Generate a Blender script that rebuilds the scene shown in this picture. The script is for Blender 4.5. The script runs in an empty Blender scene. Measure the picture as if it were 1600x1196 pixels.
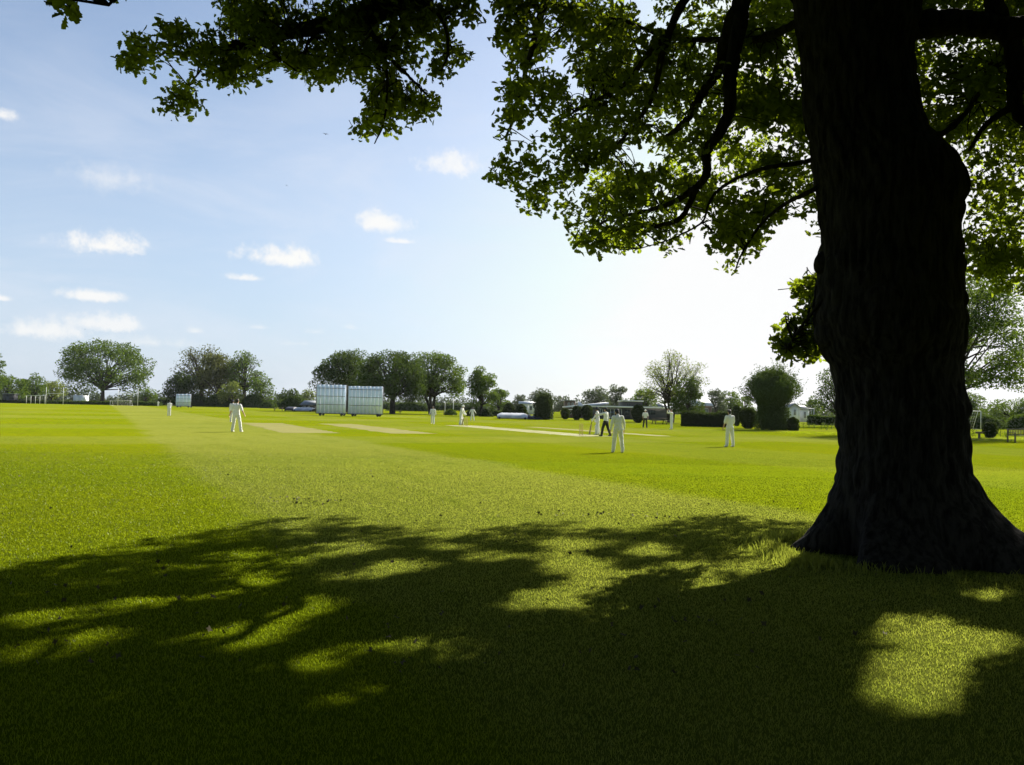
import bpy, math, random
import numpy as np
from mathutils import Matrix, Vector

# ------------------------------------------------------------------ camera, world, sun
scene = bpy.context.scene
COL = scene.collection
F = 1232.0            # focal length in photograph pixels (1600 wide)
CH = 1.7              # eye height
PITCH = math.atan(39.0 / F)
ROLL = math.atan(0.0200)
SUN_AZ, SUN_EL = math.radians(40), math.radians(35)
SUN = np.array([math.sin(SUN_AZ) * math.cos(SUN_EL), math.cos(SUN_AZ) * math.cos(SUN_EL), math.sin(SUN_EL)])

fw = np.array([0, math.cos(PITCH), math.sin(PITCH)])
r0 = np.array([1.0, 0, 0]); u0 = np.array([0, -math.sin(PITCH), math.cos(PITCH)])
rt = math.cos(ROLL) * r0 + math.sin(ROLL) * u0
up = -math.sin(ROLL) * r0 + math.cos(ROLL) * u0
EYE = np.array([0, 0, CH])
cam_d = bpy.data.cameras.new('camera')
cam = bpy.data.objects.new('camera', cam_d); COL.objects.link(cam)
m = Matrix.Identity(4)
for i in range(3):
    m[i][0] = rt[i]; m[i][1] = up[i]; m[i][2] = -fw[i]; m[i][3] = EYE[i]
cam.matrix_world = m
cam_d.sensor_width = 36; cam_d.lens = F / 1600 * 36
cam_d.clip_start = 0.05; cam_d.clip_end = 6000
scene.camera = cam

scene.view_settings.view_transform = 'Standard'
scene.view_settings.look = 'None'
scene.view_settings.exposure = 1.42
scene.view_settings.gamma = 1
scene.render.engine = 'CYCLES'
cy = scene.cycles
cy.max_bounces = 6; cy.diffuse_bounces = 3; cy.glossy_bounces = 2; cy.transmission_bounces = 4; cy.transparent_max_bounces = 6
cy.use_denoising = True
cy.caustics_reflective = False; cy.caustics_refractive = False
SKY_STRENGTH = 0.046

sun_d = bpy.data.lights.new('sun', 'SUN'); sun_d.energy = 5.0; sun_d.angle = math.radians(0.55); sun_d.color = (1.0, 0.93, 0.80)
sun_o = bpy.data.objects.new('sun', sun_d); COL.objects.link(sun_o)
sun_o.rotation_euler = Vector(SUN).to_track_quat('Z', 'Y').to_euler()
sun_o.location = (30, 40, 60)


class NT:
    """small helper to write shader graphs as expressions"""
    def __init__(s, tree):
        s.t = tree; s.n = tree.nodes; s.l = tree.links
    def node(s, typ, **kw):
        n = s.n.new(typ)
        for k, v in kw.items(): setattr(n, k, v)
        return n
    def put(s, sock, v):
        if hasattr(v, 'is_output') or hasattr(v, 'links'): s.l.new(v, sock)
        elif v is not None: sock.default_value = v
    def math(s, op, a, b=None, c=None, clamp=False):
        n = s.node('ShaderNodeMath', operation=op); n.use_clamp = clamp
        s.put(n.inputs[0], a)
        if b is not None: s.put(n.inputs[1], b)
        if c is not None: s.put(n.inputs[2], c)
        return n.outputs[0]
    def mix(s, f, a, b, mode='MIX'):
        n = s.node('ShaderNodeMix', data_type='RGBA', blend_type=mode)
        s.put(n.inputs[0], f); s.put(n.inputs[6], a); s.put(n.inputs[7], b)
        return n.outputs[2]
    def noise(s, vec, scale, detail=3, rough=0.55, dist=0.0):
        n = s.node('ShaderNodeTexNoise')
        if vec is not None: s.l.new(vec, n.inputs['Vector'])
        n.inputs['Scale'].default_value = scale; n.inputs['Detail'].default_value = detail
        n.inputs['Roughness'].default_value = rough; n.inputs['Distortion'].default_value = dist
        return n.outputs['Fac']
    def smooth(s, x, a, b, lo=0.0, hi=1.0):
        n = s.node('ShaderNodeMapRange', interpolation_type='SMOOTHSTEP')
        s.put(n.inputs[0], x); n.inputs[1].default_value = a; n.inputs[2].default_value = b
        n.inputs[3].default_value = lo; n.inputs[4].default_value = hi
        return n.outputs[0]
    def sep(s, v):
        n = s.node('ShaderNodeSeparateXYZ'); s.l.new(v, n.inputs[0]); return n.outputs
    def comb(s, x, y, z):
        n = s.node('ShaderNodeCombineXYZ')
        for i, v in enumerate((x, y, z)): s.put(n.inputs[i], v)
        return n.outputs[0]


def C4(c): return (c[0], c[1], c[2], 1.0)


def cam_ray(px, py):
    d = fw + (px - 800) / F * rt - (py - 598) / F * up
    return d / np.linalg.norm(d)

world = bpy.data.worlds.new('World'); scene.world = world
world.use_nodes = True
w = NT(world.node_tree); w.n.clear()
sky = w.node('ShaderNodeTexSky', sky_type='NISHITA')
sky.sun_disc = False; sky.sun_elevation = SUN_EL; sky.sun_rotation = SUN_AZ
sky.air_density = 1.0; sky.dust_density = 1.6; sky.ozone_density = 1.2; sky.altitude = 0
tc = w.node('ShaderNodeTexCoord').outputs['Generated']
x, y, z = w.sep(tc)
az = w.math('ARCTAN2', x, y)
el = w.math('ARCSINE', z)
WHITE = 1.0 / SKY_STRENGTH / (2 ** scene.view_settings.exposure)
n1 = w.noise(tc, 19, 6, 0.68, .3); n2 = w.noise(tc, 70, 5, 0.7)
nn = w.math('ADD', w.math('MULTIPLY', w.math('SUBTRACT', n1, 0.5), 2.6), w.math('MULTIPLY', w.math('SUBTRACT', n2, 0.5), 1.5))
# cumulus clouds: (photo column, row of the flat base, half width, height, opacity)
CLOUDS = [(448, 416, 72, 32, 1), (604, 362, 52, 34, .9), (628, 381, 28, 10, .8), (160, 398, 66, 34, .95), (147, 470, 40, 16, .85),
          (380, 439, 33, 12, .8), (712, 278, 56, 44, .8), (48, 528, 66, 30, .75), (168, 516, 60, 22, .7), (2, 186, 24, 16, .85), (0, 470, 14, 9, .8),
          (306, 521, 14, 9, .6), (404, 515, 22, 9, .5), (543, 515, 20, 10, .5), (490, 523, 20, 10, .5), (230, 542, 90, 18, .45), (470, 541, 60, 10, .4), (180, 300, 70, 48, .55), (1235, 560, 40, 12, .6)]
tot = None
for (cx, cb, rx, hh, op) in CLOUDS:
    d = cam_ray(cx, cb - hh * 0.35)
    a0 = math.atan2(d[0], d[1]); e0 = math.asin(d[2])
    dx = w.math('MULTIPLY', w.math('SUBTRACT', az, a0), F / rx * math.cos(a0))
    dy = w.math('MULTIPLY', w.math('SUBTRACT', el, e0), F / hh * 1.35)
    # flat base: stretch distances below the centre
    dyn = w.math('MULTIPLY', w.math('MINIMUM', dy, 0.0), 1.7)
    dy = w.math('ADD', w.math('MAXIMUM', dy, 0.0), dyn)
    r2 = w.math('SQRT', w.math('ADD', w.math('MULTIPLY', dx, dx), w.math('MULTIPLY', dy, dy)))
    r2 = w.math('ADD', r2, w.math('MULTIPLY', nn, 0.85))
    msk = w.math('MULTIPLY', w.smooth(r2, 1.0, .12 if op > .6 else -.5), op)
    tot = msk if tot is None else w.math('MAXIMUM', tot, msk)
# high thin veil
mp = w.comb(w.math('MULTIPLY', az, 1.0), w.math('MULTIPLY', el, 3.2), 0.0)
veil = w.noise(mp, 3.4, 6, 0.62, 0.6)
veil = w.math('MULTIPLY', w.smooth(veil, 0.40, 0.75), 0.42)
veil = w.math('MULTIPLY', veil, w.smooth(el, 0.52, 0.18))
pale = w.math('ADD', w.math('MULTIPLY', w.smooth(el, 0.62, 0.0), 0.60), 0.06)
sd = w.node('ShaderNodeVectorMath', operation='DOT_PRODUCT'); w.l.new(tc, sd.inputs[0]); sd.inputs[1].default_value = tuple(SUN)
glow = w.smooth(sd.outputs['Value'], .45, .95)
hazy = w.mix(glow, C4([WHITE * v for v in (0.66, 0.79, 0.97)]), C4([WHITE * v for v in (1.15, 1.15, 1.15)]))
c1 = w.mix(pale, w.mix(1.0, sky.outputs[0], C4((.95, 1.06, 1.17)), 'MULTIPLY'), hazy)
c1 = w.mix(veil, c1, C4([WHITE * v for v in (0.82, 0.86, 0.95)]))
c2 = w.mix(tot, c1, C4([WHITE * v for v in (1.0, 0.985, 0.96)]))
bg = w.node('ShaderNodeBackground'); cap = w.node('ShaderNodeVectorMath', operation='MINIMUM'); w.l.new(c2, cap.inputs[0]); cap.inputs[1].default_value = (WHITE * .97, WHITE * .975, WHITE * .98)
w.l.new(cap.outputs[0], bg.inputs[0]); bg.inputs[1].default_value = SKY_STRENGTH
wo = w.node('ShaderNodeOutputWorld'); w.l.new(bg.outputs[0], wo.inputs[0])

# ------------------------------------------------------------------ pixel <-> place helpers
def at(px, py, Y):
    d = cam_ray(px, py); return EYE + d * (Y / d[1])

def ground_px(px, py):
    d = cam_ray(px, py); return EYE + d * (-CH / d[2])

def gd(px, Y):
    k = px - 800.0
    X = (k * (fw[1] * Y - CH * fw[2]) - F * (rt[1] * Y - CH * rt[2])) / (F * rt[0] - k * fw[0])
    return np.array([X, Y, 0.0])

def project(P):
    d = np.atleast_2d(P) - EYE
    zf = d @ fw
    zs = np.where(np.abs(zf) < 1e-6, 1e-6, zf)
    return 800 + F * (d @ rt) / zs, 598 - F * (d @ up) / zs, zf

def mpp(Y): return Y / F      # metres per photo pixel

# ------------------------------------------------------------------ mesh builder
def np_mesh(name, V, FL, smooth=False):
    me = bpy.data.meshes.new(name)
    V = np.asarray(V, dtype=np.float32)
    tot = np.concatenate([np.full(len(f), f.shape[1], dtype=np.int32) for f in FL]) if FL else np.zeros(0, np.int32)
    idx = np.concatenate([f.ravel() for f in FL]).astype(np.int32) if FL else np.zeros(0, np.int32)
    st = np.concatenate([[0], np.cumsum(tot)[:-1]]).astype(np.int32)
    me.vertices.add(len(V)); me.vertices.foreach_set('co', V.ravel())
    me.loops.add(len(idx)); me.loops.foreach_set('vertex_index', idx)
    me.polygons.add(len(tot)); me.polygons.foreach_set('loop_start', st); me.polygons.foreach_set('loop_total', tot)
    if smooth: me.polygons.foreach_set('use_smooth', np.ones(len(tot), dtype=bool))
    me.update(calc_edges=True); me.validate()
    return me


class MB:
    def __init__(s): s.V = []; s.F = []; s.n = 0
    def add(s, v, *fs):
        v = np.asarray(v, float)
        for f in fs: s.F.append(np.asarray(f, np.int64).reshape(-1, np.asarray(f).shape[-1]) + s.n)
        s.V.append(v); s.n += len(v); return s
    def box(s, c, size, rz=0.0):
        h = np.array(size) / 2
        v = np.array([[sx, sy, sz] for sx in (-1, 1) for sy in (-1, 1) for sz in (-1, 1)], float) * h
        if rz:
            cs, sn = math.cos(rz), math.sin(rz)
            v = np.stack([v[:, 0] * cs - v[:, 1] * sn, v[:, 0] * sn + v[:, 1] * cs, v[:, 2]], 1)
        return s.add(v + np.array(c), [[0, 1, 3, 2], [4, 6, 7, 5], [0, 4, 5, 1], [2, 3, 7, 6], [0, 2, 6, 4], [1, 5, 7, 3]])
    def beam(s, a, b, wd, th=None):
        """square bar from a to b"""
        a = np.array(a, float); b = np.array(b, float); d = b - a; L = np.linalg.norm(d); d = d / L
        ref = np.array([0, 0, 1.0]) if abs(d[2]) < .9 else np.array([0, 1.0, 0])
        u = np.cross(d, ref); u /= np.linalg.norm(u); v = np.cross(u, d)
        th = wd if th is None else th
        vs = [p + u * sx * wd / 2 + v * sy * th / 2 for p in (a, b) for sx, sy in ((-1, -1), (1, -1), (1, 1), (-1, 1))]
        return s.add(vs, [[0, 1, 2, 3], [7, 6, 5, 4], [0, 4, 5, 1], [1, 5, 6, 2], [2, 6, 7, 3], [3, 7, 4, 0]])
    def tube(s, P, R, seg=8, ell=None):
        P = np.asarray(P, float); R = np.broadcast_to(np.asarray(R, float), (len(P),))
        T = np.gradient(P, axis=0); T /= np.linalg.norm(T, axis=1)[:, None] + 1e-9
        ref = np.array([0.13, 0.31, 0.94]); ref /= np.linalg.norm(ref)
        if abs(T[0] @ ref) > .85: ref = np.array([0.94, 0.2, 0.1]); ref /= np.linalg.norm(ref)
        U = np.cross(T, ref); U /= np.linalg.norm(U, axis=1)[:, None] + 1e-9
        W = np.cross(T, U)
        a = np.linspace(0, 2 * math.pi, seg, endpoint=False)
        V = P[:, None] + R[:, None, None] * (np.cos(a)[None, :, None] * U[:, None] + np.sin(a)[None, :, None] * W[:, None])
        n = len(P); i = np.arange(n - 1)[:, None] * seg; j = np.arange(seg)[None]; k = (j + 1) % seg
        f = np.stack([i + j, i + k, i + seg + k, i + seg + j], -1).reshape(-1, 4)
        V = V.reshape(-1, 3)
        cap = [list(range(seg))[::-1], [(n - 1) * seg + q for q in range(seg)]]
        return s.add(V, f, cap)
    def ball(s, c, r, seg=12, rings=8, M=None):
        r = np.broadcast_to(np.asarray(r, float), (3,))
        th = np.linspace(0, math.pi, rings + 1)[1:-1]; a = np.linspace(0, 2 * math.pi, seg, endpoint=False)
        V = np.stack([np.sin(th)[:, None] * np.cos(a), np.sin(th)[:, None] * np.sin(a), np.repeat(np.cos(th)[:, None], seg, 1)], -1).reshape(-1, 3)
        V = np.vstack([V, [[0, 0, 1]], [[0, 0, -1]]]) * r
        if M is not None: V = V @ np.asarray(M).T
        n = rings - 1; i = np.arange(n - 1)[:, None] * seg; j = np.arange(seg)[None]; k = (j + 1) % seg
        f = np.stack([i + j, i + seg + j, i + seg + k, i + k], -1).reshape(-1, 4)
        j = np.arange(seg); k = (j + 1) % seg; N = n * seg
        t = np.concatenate([np.stack([np.full(seg, N), j, k], -1), np.stack([np.full(seg, N + 1), (n - 1) * seg + k, (n - 1) * seg + j], -1)])
        return s.add(V + np.array(c), f, t)
    def capsule(s, a, b, ra, rb, seg=12):
        """closed tapered capsule"""
        a = np.array(a, float); b = np.array(b, float); d = b - a; L = np.linalg.norm(d) + 1e-9; d /= L
        P = []; R = []
        for t in (-1, -.85, -.5, 0): P.append(a + d * ra * t); R.append(max(.02 * ra, ra * math.sqrt(max(0, 1 - t * t))))
        for t in (.33, .66): P.append(a + d * L * t); R.append(ra + (rb - ra) * t)
        for t in (0, .5, .85, 1): P.append(b + d * rb * t); R.append(max(.02 * rb, rb * math.sqrt(max(0, 1 - t * t))))
        return s.tube(P, R, seg)
    def prism(s, poly, y0, y1):
        """polygon in x,z extruded along y"""
        n = len(poly)
        v = [(p[0], y0, p[1]) for p in poly] + [(p[0], y1, p[1]) for p in poly]
        q = [[i, (i + 1) % n, n + (i + 1) % n, n + i] for i in range(n)]
        return s.add(v, q, [list(range(n))[::-1]], [[n + i for i in range(n)]])
    def build(s, name, mat, parent=None, smooth=False, off=None, loc=None, rz=0.0):
        V = np.concatenate(s.V)
        if off is not None: V = V - np.asarray(off)
        me = np_mesh(name, V, s.F, smooth)
        if mat is not None: me.materials.append(mat)
        o = bpy.data.objects.new(name, me); COL.objects.link(o)
        if parent is not None: o.parent = parent
        if loc is not None: o.location = loc
        if rz: o.rotation_euler.z = rz
        return o


def tag(o, label=None, cat=None, group=None, kind=None):
    if label: o['label'] = label
    if cat: o['category'] = cat
    if group: o['group'] = group
    if kind: o['kind'] = kind
    return o


def thing(name, label, cat, loc, rz=0.0, group=None):
    o = bpy.data.objects.new(name, None); COL.objects.link(o)
    o.location = tuple(float(v) for v in loc); o.rotation_euler.z = rz; o.empty_display_size = .3
    return tag(o, label, cat, group)

# ------------------------------------------------------------------ materials
def new_mat(name):
    mt = bpy.data.materials.new(name); mt.use_nodes = True
    nt = NT(mt.node_tree); nt.n.clear()
    return mt, nt

def finish(nt, shader):
    o = nt.node('ShaderNodeOutputMaterial'); nt.l.new(shader, o.inputs[0])

def pbr(name, col, rough=.7, var=.2, scale=6.0, bump=0.0, bscale=30.0, metal=0.0, spec=.4):
    mt, nt = new_mat(name)
    p = nt.node('ShaderNodeBsdfPrincipled')
    co = nt.node('ShaderNodeTexCoord').outputs['Object']
    f = nt.noise(co, scale, 4)
    c = nt.mix(nt.smooth(f, .3, .7), C4([v * (1 - var) for v in col]), C4([min(1, v * (1 + var)) for v in col]))
    nt.l.new(c, p.inputs['Base Color'])
    p.inputs['Roughness'].default_value = rough; p.inputs['Metallic'].default_value = metal
    p.inputs['Specular IOR Level'].default_value = spec
    if bump:
        b = nt.node('ShaderNodeBump'); b.inputs['Strength'].default_value = bump; b.inputs['Distance'].default_value = .02
        nt.l.new(nt.noise(co, bscale, 4), b.inputs['Height']); nt.l.new(b.outputs[0], p.inputs['Normal'])
    finish(nt, p.outputs[0]); return mt

def leafy(name, dark, light, trans, tfac=.4, gloss=.04, nscale=.35):
    """leaf surface: diffuse + light through the leaf + a faint sheen; every leaf its own shade"""
    mt, nt = new_mat(name)
    g = nt.node('ShaderNodeNewGeometry')
    rnd = g.outputs['Random Per Island']
    f = nt.noise(g.outputs['Position'], nscale, 3)
    k = nt.math('ADD', nt.math('MULTIPLY', rnd, .65), nt.math('MULTIPLY', nt.smooth(f, .3, .7), .35))
    col = nt.mix(k, C4(dark), C4(light))
    tr = nt.mix(k, C4([v * .75 for v in trans]), C4([v * 1.2 for v in trans]))
    d = nt.node('ShaderNodeBsdfDiffuse'); nt.l.new(col, d.inputs[0])
    t = nt.node('ShaderNodeBsdfTranslucent'); nt.l.new(tr, t.inputs[0])
    m1 = nt.node('ShaderNodeMixShader'); m1.inputs[0].default_value = tfac
    nt.l.new(d.outputs[0], m1.inputs[1]); nt.l.new(t.outputs[0], m1.inputs[2])
    out = m1.outputs[0]
    if gloss:
        gl = nt.node('ShaderNodeBsdfGlossy'); gl.inputs['Roughness'].default_value = .45; gl.inputs[0].default_value = (1, 1, 1, 1)
        m2 = nt.node('ShaderNodeMixShader'); m2.inputs[0].default_value = gloss
        nt.l.new(out, m2.inputs[1]); nt.l.new(gl.outputs[0], m2.inputs[2]); out = m2.outputs[0]
    finish(nt, out); return mt

STR_DIR = np.array([-.46, .89]); STR_NRM = np.array([.89, .46])     # mowing direction and its normal

def grass_colour(nt, pos):
    px, py, pz = nt.sep(pos)
    s = nt.math('ADD', nt.math('MULTIPLY', px, float(STR_NRM[0])), nt.math('MULTIPLY', py, float(STR_NRM[1])))
    t = nt.math('ADD', nt.math('MULTIPLY', px, float(STR_DIR[0])), nt.math('MULTIPLY', py, float(STR_DIR[1])))
    wob = nt.math('MULTIPLY', nt.math('SUBTRACT', nt.noise(pos, .35, 3), .5), 1.6)
    s = nt.math('ADD', s, wob); t = nt.math('ADD', t, wob)
    def band(v, a, b, e, amp):
        return nt.math('MULTIPLY', nt.math('MULTIPLY', nt.smooth(v, a - e, a + e), nt.smooth(v, b + e, b - e)), amp)
    bands = [band(s, 2.0, 10.6, .5, .9), band(s, 19, 27, .6, .3), band(s, 36, 45, .8, .32), band(s, -15, -6.6, .5, .16), band(s, -32, -23, .6, .3),
             band(t, 34, 41, .8, .42), band(t, 52, 60, 1., .35), band(t, 78, 90, 1., .4), band(t, 104, 118, 1.5, .35), band(t, 140, 160, 2, .3)]
    pale = bands[0]
    for b in bands[1:]: pale = nt.math('ADD', pale, b)
    pale = nt.math('MULTIPLY', pale, 1.0, clamp=True)
    big = nt.noise(pos, .09, 4); mid = nt.noise(pos, 1.3, 4, .65); fine = nt.noise(pos, 14, 3, .7)
    sat = nt.mix(nt.smooth(big, .35, .65), C4((.160, .200, .0045)), C4((.192, .220, .0045)))
    pal = nt.mix(nt.smooth(big, .35, .65), C4((.205, .226, .036)), C4((.238, .250, .042)))
    col = nt.mix(pale, sat, pal)
    col = nt.mix(nt.smooth(mid, .50, .80, 0, .45), col, C4((.085, .125, .008)))
    st_ = nt.noise(nt.comb(nt.math('MULTIPLY', s, 1.6), nt.math('MULTIPLY', t, .22), 0.0), .8, 4, .6)
    col = nt.mix(nt.smooth(st_, .48, .72, 0, .28), col, C4((.11, .145, .008)))
    col = nt.mix(nt.smooth(fine, .30, .62, .38, 0), col, C4((.07, .10, .008)))
    return col

def make_ground_mat():
    mt, nt = new_mat('mown grass')
    g = nt.node('ShaderNodeNewGeometry'); pos = g.outputs['Position']
    col = grass_colour(nt, pos)
    # thatch tone darkened for shade between the near blades, plain lawn colour farther off
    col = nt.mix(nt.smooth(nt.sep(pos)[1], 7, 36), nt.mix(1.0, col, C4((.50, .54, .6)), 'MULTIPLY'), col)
    d = nt.node('ShaderNodeBsdfDiffuse'); nt.l.new(col, d.inputs[0]); d.inputs[1].default_value = .3
    b = nt.node('ShaderNodeBump'); b.inputs['Strength'].default_value = .8; b.inputs['Distance'].default_value = .05
    h = nt.math('ADD', nt.noise(pos, 9, 5, .75), nt.math('MULTIPLY', nt.noise(pos, 1.2, 3), .8))
    nt.l.new(h, b.inputs['Height']); nt.l.new(b.outputs[0], d.inputs['Normal'])
    finish(nt, d.outputs[0]); return mt

def make_blade_mat(name, mul=1.0, tfac=.6):
    mt, nt = new_mat(name)
    g = nt.node('ShaderNodeNewGeometry')
    col = grass_colour(nt, g.outputs['Position'])
    rnd = g.outputs['Random Per Island']
    col = nt.mix(nt.smooth(rnd, .0, 1.0, .22, 0), col, C4((.045, .075, .006)))
    col = nt.mix(nt.smooth(rnd, .975, 1.0, 0, .45), col, C4((.25, .22, .09)))
    d = nt.node('ShaderNodeBsdfDiffuse'); nt.l.new(nt.mix(1.0, col, C4((.75, .77, .8)), 'MULTIPLY'), d.inputs[0])
    t = nt.node('ShaderNodeBsdfTranslucent'); nt.l.new(nt.mix(1.0, col, C4((1.45 * mul, 1.5 * mul, 1.25)), 'MULTIPLY'), t.inputs[0])
    m1 = nt.node('ShaderNodeMixShader'); m1.inputs[0].default_value = tfac
    nt.l.new(d.outputs[0], m1.inputs[1]); nt.l.new(t.outputs[0], m1.inputs[2])
    gl = nt.node('ShaderNodeBsdfGlossy'); gl.inputs['Roughness'].default_value = .4
    m2 = nt.node('ShaderNodeMixShader'); m2.inputs[0].default_value = .015
    nt.l.new(m1.outputs[0], m2.inputs[1]); nt.l.new(gl.outputs[0], m2.inputs[2])
    finish(nt, m2.outputs[0]); return mt

def make_bark(name, a, b, sc=1.0):
    mt, nt = new_mat(name)
    co = nt.node('ShaderNodeTexCoord').outputs['Object']
    mp = nt.node('ShaderNodeMapping'); nt.l.new(co, mp.inputs[0]); mp.inputs['Scale'].default_value = (1, 1, .16)
    n = nt.noise(mp.outputs[0], 16 * sc, 5, .65, .4)
    col = nt.mix(nt.smooth(n, .35, .65), C4(a), C4(b))
    p = nt.node('ShaderNodeBsdfPrincipled'); nt.l.new(col, p.inputs['Base Color']); p.inputs['Roughness'].default_value = .95
    p.inputs['Specular IOR Level'].default_value = .04
    bm = nt.node('ShaderNodeBump'); bm.inputs['Strength'].default_value = .9; bm.inputs['Distance'].default_value = .03 / sc
    nt.l.new(n, bm.inputs['Height']); nt.l.new(bm.outputs[0], p.inputs['Normal'])
    finish(nt, p.outputs[0]); return mt

MT = {}
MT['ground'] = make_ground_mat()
MT['blade'] = make_blade_mat('grass blades')
MT['oak_bark'] = make_bark('oak bark', (.009, .0085, .0085), (.036, .034, .032))
MT['bark'] = make_bark('grey brown bark', (.022, .019, .015), (.050, .044, .036), .5)
MT['oak_leaf'] = leafy('oak leaves', (.014, .027, .006), (.032, .054, .010), (.33, .43, .017), .39, .012, .5)
MT['leaf_mid'] = leafy('mid green leaves', (.025, .050, .008), (.062, .106, .015), (.13, .20, .016), .33, .006, .12)
MT['leaf_dark'] = leafy('dark green leaves', (.020, .040, .009), (.050, .084, .015), (.09, .14, .015), .28, .006, .12)
MT['leaf_pale'] = leafy('pale spring leaves', (.075, .100, .022), (.15, .18, .045), (.20, .25, .04), .40, .006, .15)
MT['leaf_brown'] = leafy('young bronze leaves', (.045, .054, .018), (.095, .105, .030), (.13, .15, .03), .33, .006, .15)
MT['leaf_hazed'] = leafy('far green leaves with haze', (.040, .055, .032), (.075, .095, .050), (.09, .12, .04), .30, .02, .05)  # blue lift of distant air mixed into the leaf colour
MT['leaf_yew'] = leafy('clipped dark shrub leaves', (.014, .024, .008), (.034, .052, .012), (.055, .085, .010), .25, .006, .3)
MT['white_cloth'] = pbr('white cricket cloth', (.66, .66, .64), .85, .06, 5, .25, 18)
MT['cream_cloth'] = pbr('cream cricket cloth', (.72, .69, .60), .85, .06, 5, .25, 18)
MT['black_cloth'] = pbr('black trouser cloth', (.018, .018, .022), .8, .2, 8)
MT['skin'] = pbr('skin', (.42, .25, .17), .6, .08)
MT['skin_brown'] = pbr('brown skin', (.22, .12, .075), .6, .08)
MT['hair'] = pbr('dark hair', (.015, .012, .010), .6, .2)
MT['shoe'] = pbr('white shoe', (.62, .61, .58), .6, .1)
MT['black_shoe'] = pbr('black shoe', (.02, .02, .02), .5, .1)
MT['navy'] = pbr('navy cap', (.012, .016, .035), .8, .1)
MT['hat'] = pbr('pale sun hat', (.78, .77, .73), .85, .05)
MT['willow'] = pbr('willow bat wood', (.42, .32, .18), .5, .15, 4)
MT['grip'] = pbr('rubber grip', (.03, .03, .04), .8, .1)
MT['stump'] = pbr('ash stump wood', (.50, .38, .20), .55, .15, 5)
MT['pad'] = pbr('white batting pad', (.75, .75, .72), .8, .05)
MT['screen'] = pbr('weathered white board', (.72, .81, .93), .6, .06, 1.5)
MT['rail'] = pbr('dark steel rail', (.06, .065, .07), .6, .2)
MT['white_metal'] = pbr('white painted metal', (.52, .53, .54), .45, .06, 2)
MT['tyre'] = pbr('black rubber', (.02, .02, .02), .9, .2)
MT['cover'] = pbr('silver cover sheet', (.36, .38, .41), .4, .2, .8, .3, 3)
MT['tarp'] = pbr('dark tarpaulin', (.018, .02, .028), .5, .3, 1.5, .4, 4)
MT['wood'] = pbr('weathered bench wood', (.11, .09, .07), .8, .25, 3)
MT['brick'] = pbr('brown brick', (.12, .085, .07), .9, .2, .8, .2, 8)
MT['dark_wall'] = pbr('dark stained cladding', (.055, .055, .06), .8, .2, .6)
MT['render'] = pbr('white render', (.62, .64, .66), .85, .06, .5)
MT['fascia'] = pbr('white fascia', (.70, .71, .72), .5, .05, .5)
MT['slate'] = pbr('grey slate roof', (.20, .22, .25), .6, .15, .7)
MT['pale_roof'] = pbr('pale sheet roof', (.52, .55, .58), .4, .08, .5)
MT['glass'] = pbr('window glass', (.03, .04, .05), .08, .1, .3, 0, 1, 0, .6)
MT['straw'] = None
MT['bird'] = pbr('dark feathers', (.02, .02, .022), .8, .1)
MT['dry'] = pbr('dry leaf', (.055, .048, .022), .9, .4, 9)

def strip_mat(name, a, b):
    mt, nt = new_mat(name)
    pos = nt.node('ShaderNodeNewGeometry').outputs['Position']
    n = nt.noise(pos, .8, 4, .6); n2 = nt.noise(pos, 7, 3, .7)
    col = nt.mix(nt.smooth(n, .3, .7), C4(a), C4(b)); col = nt.mix(nt.smooth(n2, .55, .8, 0, .35), col, C4([v * .6 for v in a]))
    p = nt.node('ShaderNodeBsdfPrincipled'); nt.l.new(col, p.inputs['Base Color']); p.inputs['Roughness'].default_value = .95
    p.inputs['Specular IOR Level'].default_value = .1
    finish(nt, p.outputs[0]); return mt
MT['straw'] = strip_mat('worn pitch turf', (.16, .155, .036), (.195, .185, .052))
MT['pitch'] = strip_mat('rolled pitch', (.215, .212, .085), (.26, .255, .12))
MT['paint'] = strip_mat('white line marking', (.70, .70, .66), (.80, .80, .76))
MT['faint_line'] = strip_mat('worn white line', (.36, .38, .16), (.44, .46, .22))

def sheet_translucent():
    mt, nt = new_mat('white translucent strip')
    d = nt.node('ShaderNodeBsdfDiffuse'); d.inputs[0].default_value = (.75, .77, .8, 1)
    t = nt.node('ShaderNodeBsdfTranslucent'); t.inputs[0].default_value = (.62, .66, .72, 1)
    m1 = nt.node('ShaderNodeMixShader'); m1.inputs[0].default_value = .6
    nt.l.new(d.outputs[0], m1.inputs[1]); nt.l.new(t.outputs[0], m1.inputs[2]); finish(nt, m1.outputs[0]); return mt
MT['strip'] = sheet_translucent()

# ------------------------------------------------------------------ ground and its markings (structure)
g = MB(); S = 1480.0
g.add([[-S, -300, 0], [S, -300, 0], [S, 2980, 0], [-S, 2980, 0]], [[0, 1, 2, 3]])
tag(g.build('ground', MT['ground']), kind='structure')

def quad_strip(name, corners, mat, z, wob=.1):
    rj = np.random.default_rng(int(abs(corners[0][0]) * 100)); v = []
    for i_ in range(4):        # ragged worn edges
        p0, p1 = np.array(corners[i_][:2]), np.array(corners[(i_ + 1) % 4][:2]); L_ = np.linalg.norm(p1 - p0); k_ = max(2, int(L_ / .35)); jt = min(.10, L_ * .02, wob)
        for u_ in np.arange(k_) / k_: v.append(tuple(p0 + (p1 - p0) * u_ + rj.normal(size=2) * jt) + (z,))
    b = MB(); b.add(v, [list(range(len(v)))]); return tag(b.build(name, mat), kind='structure')

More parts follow.
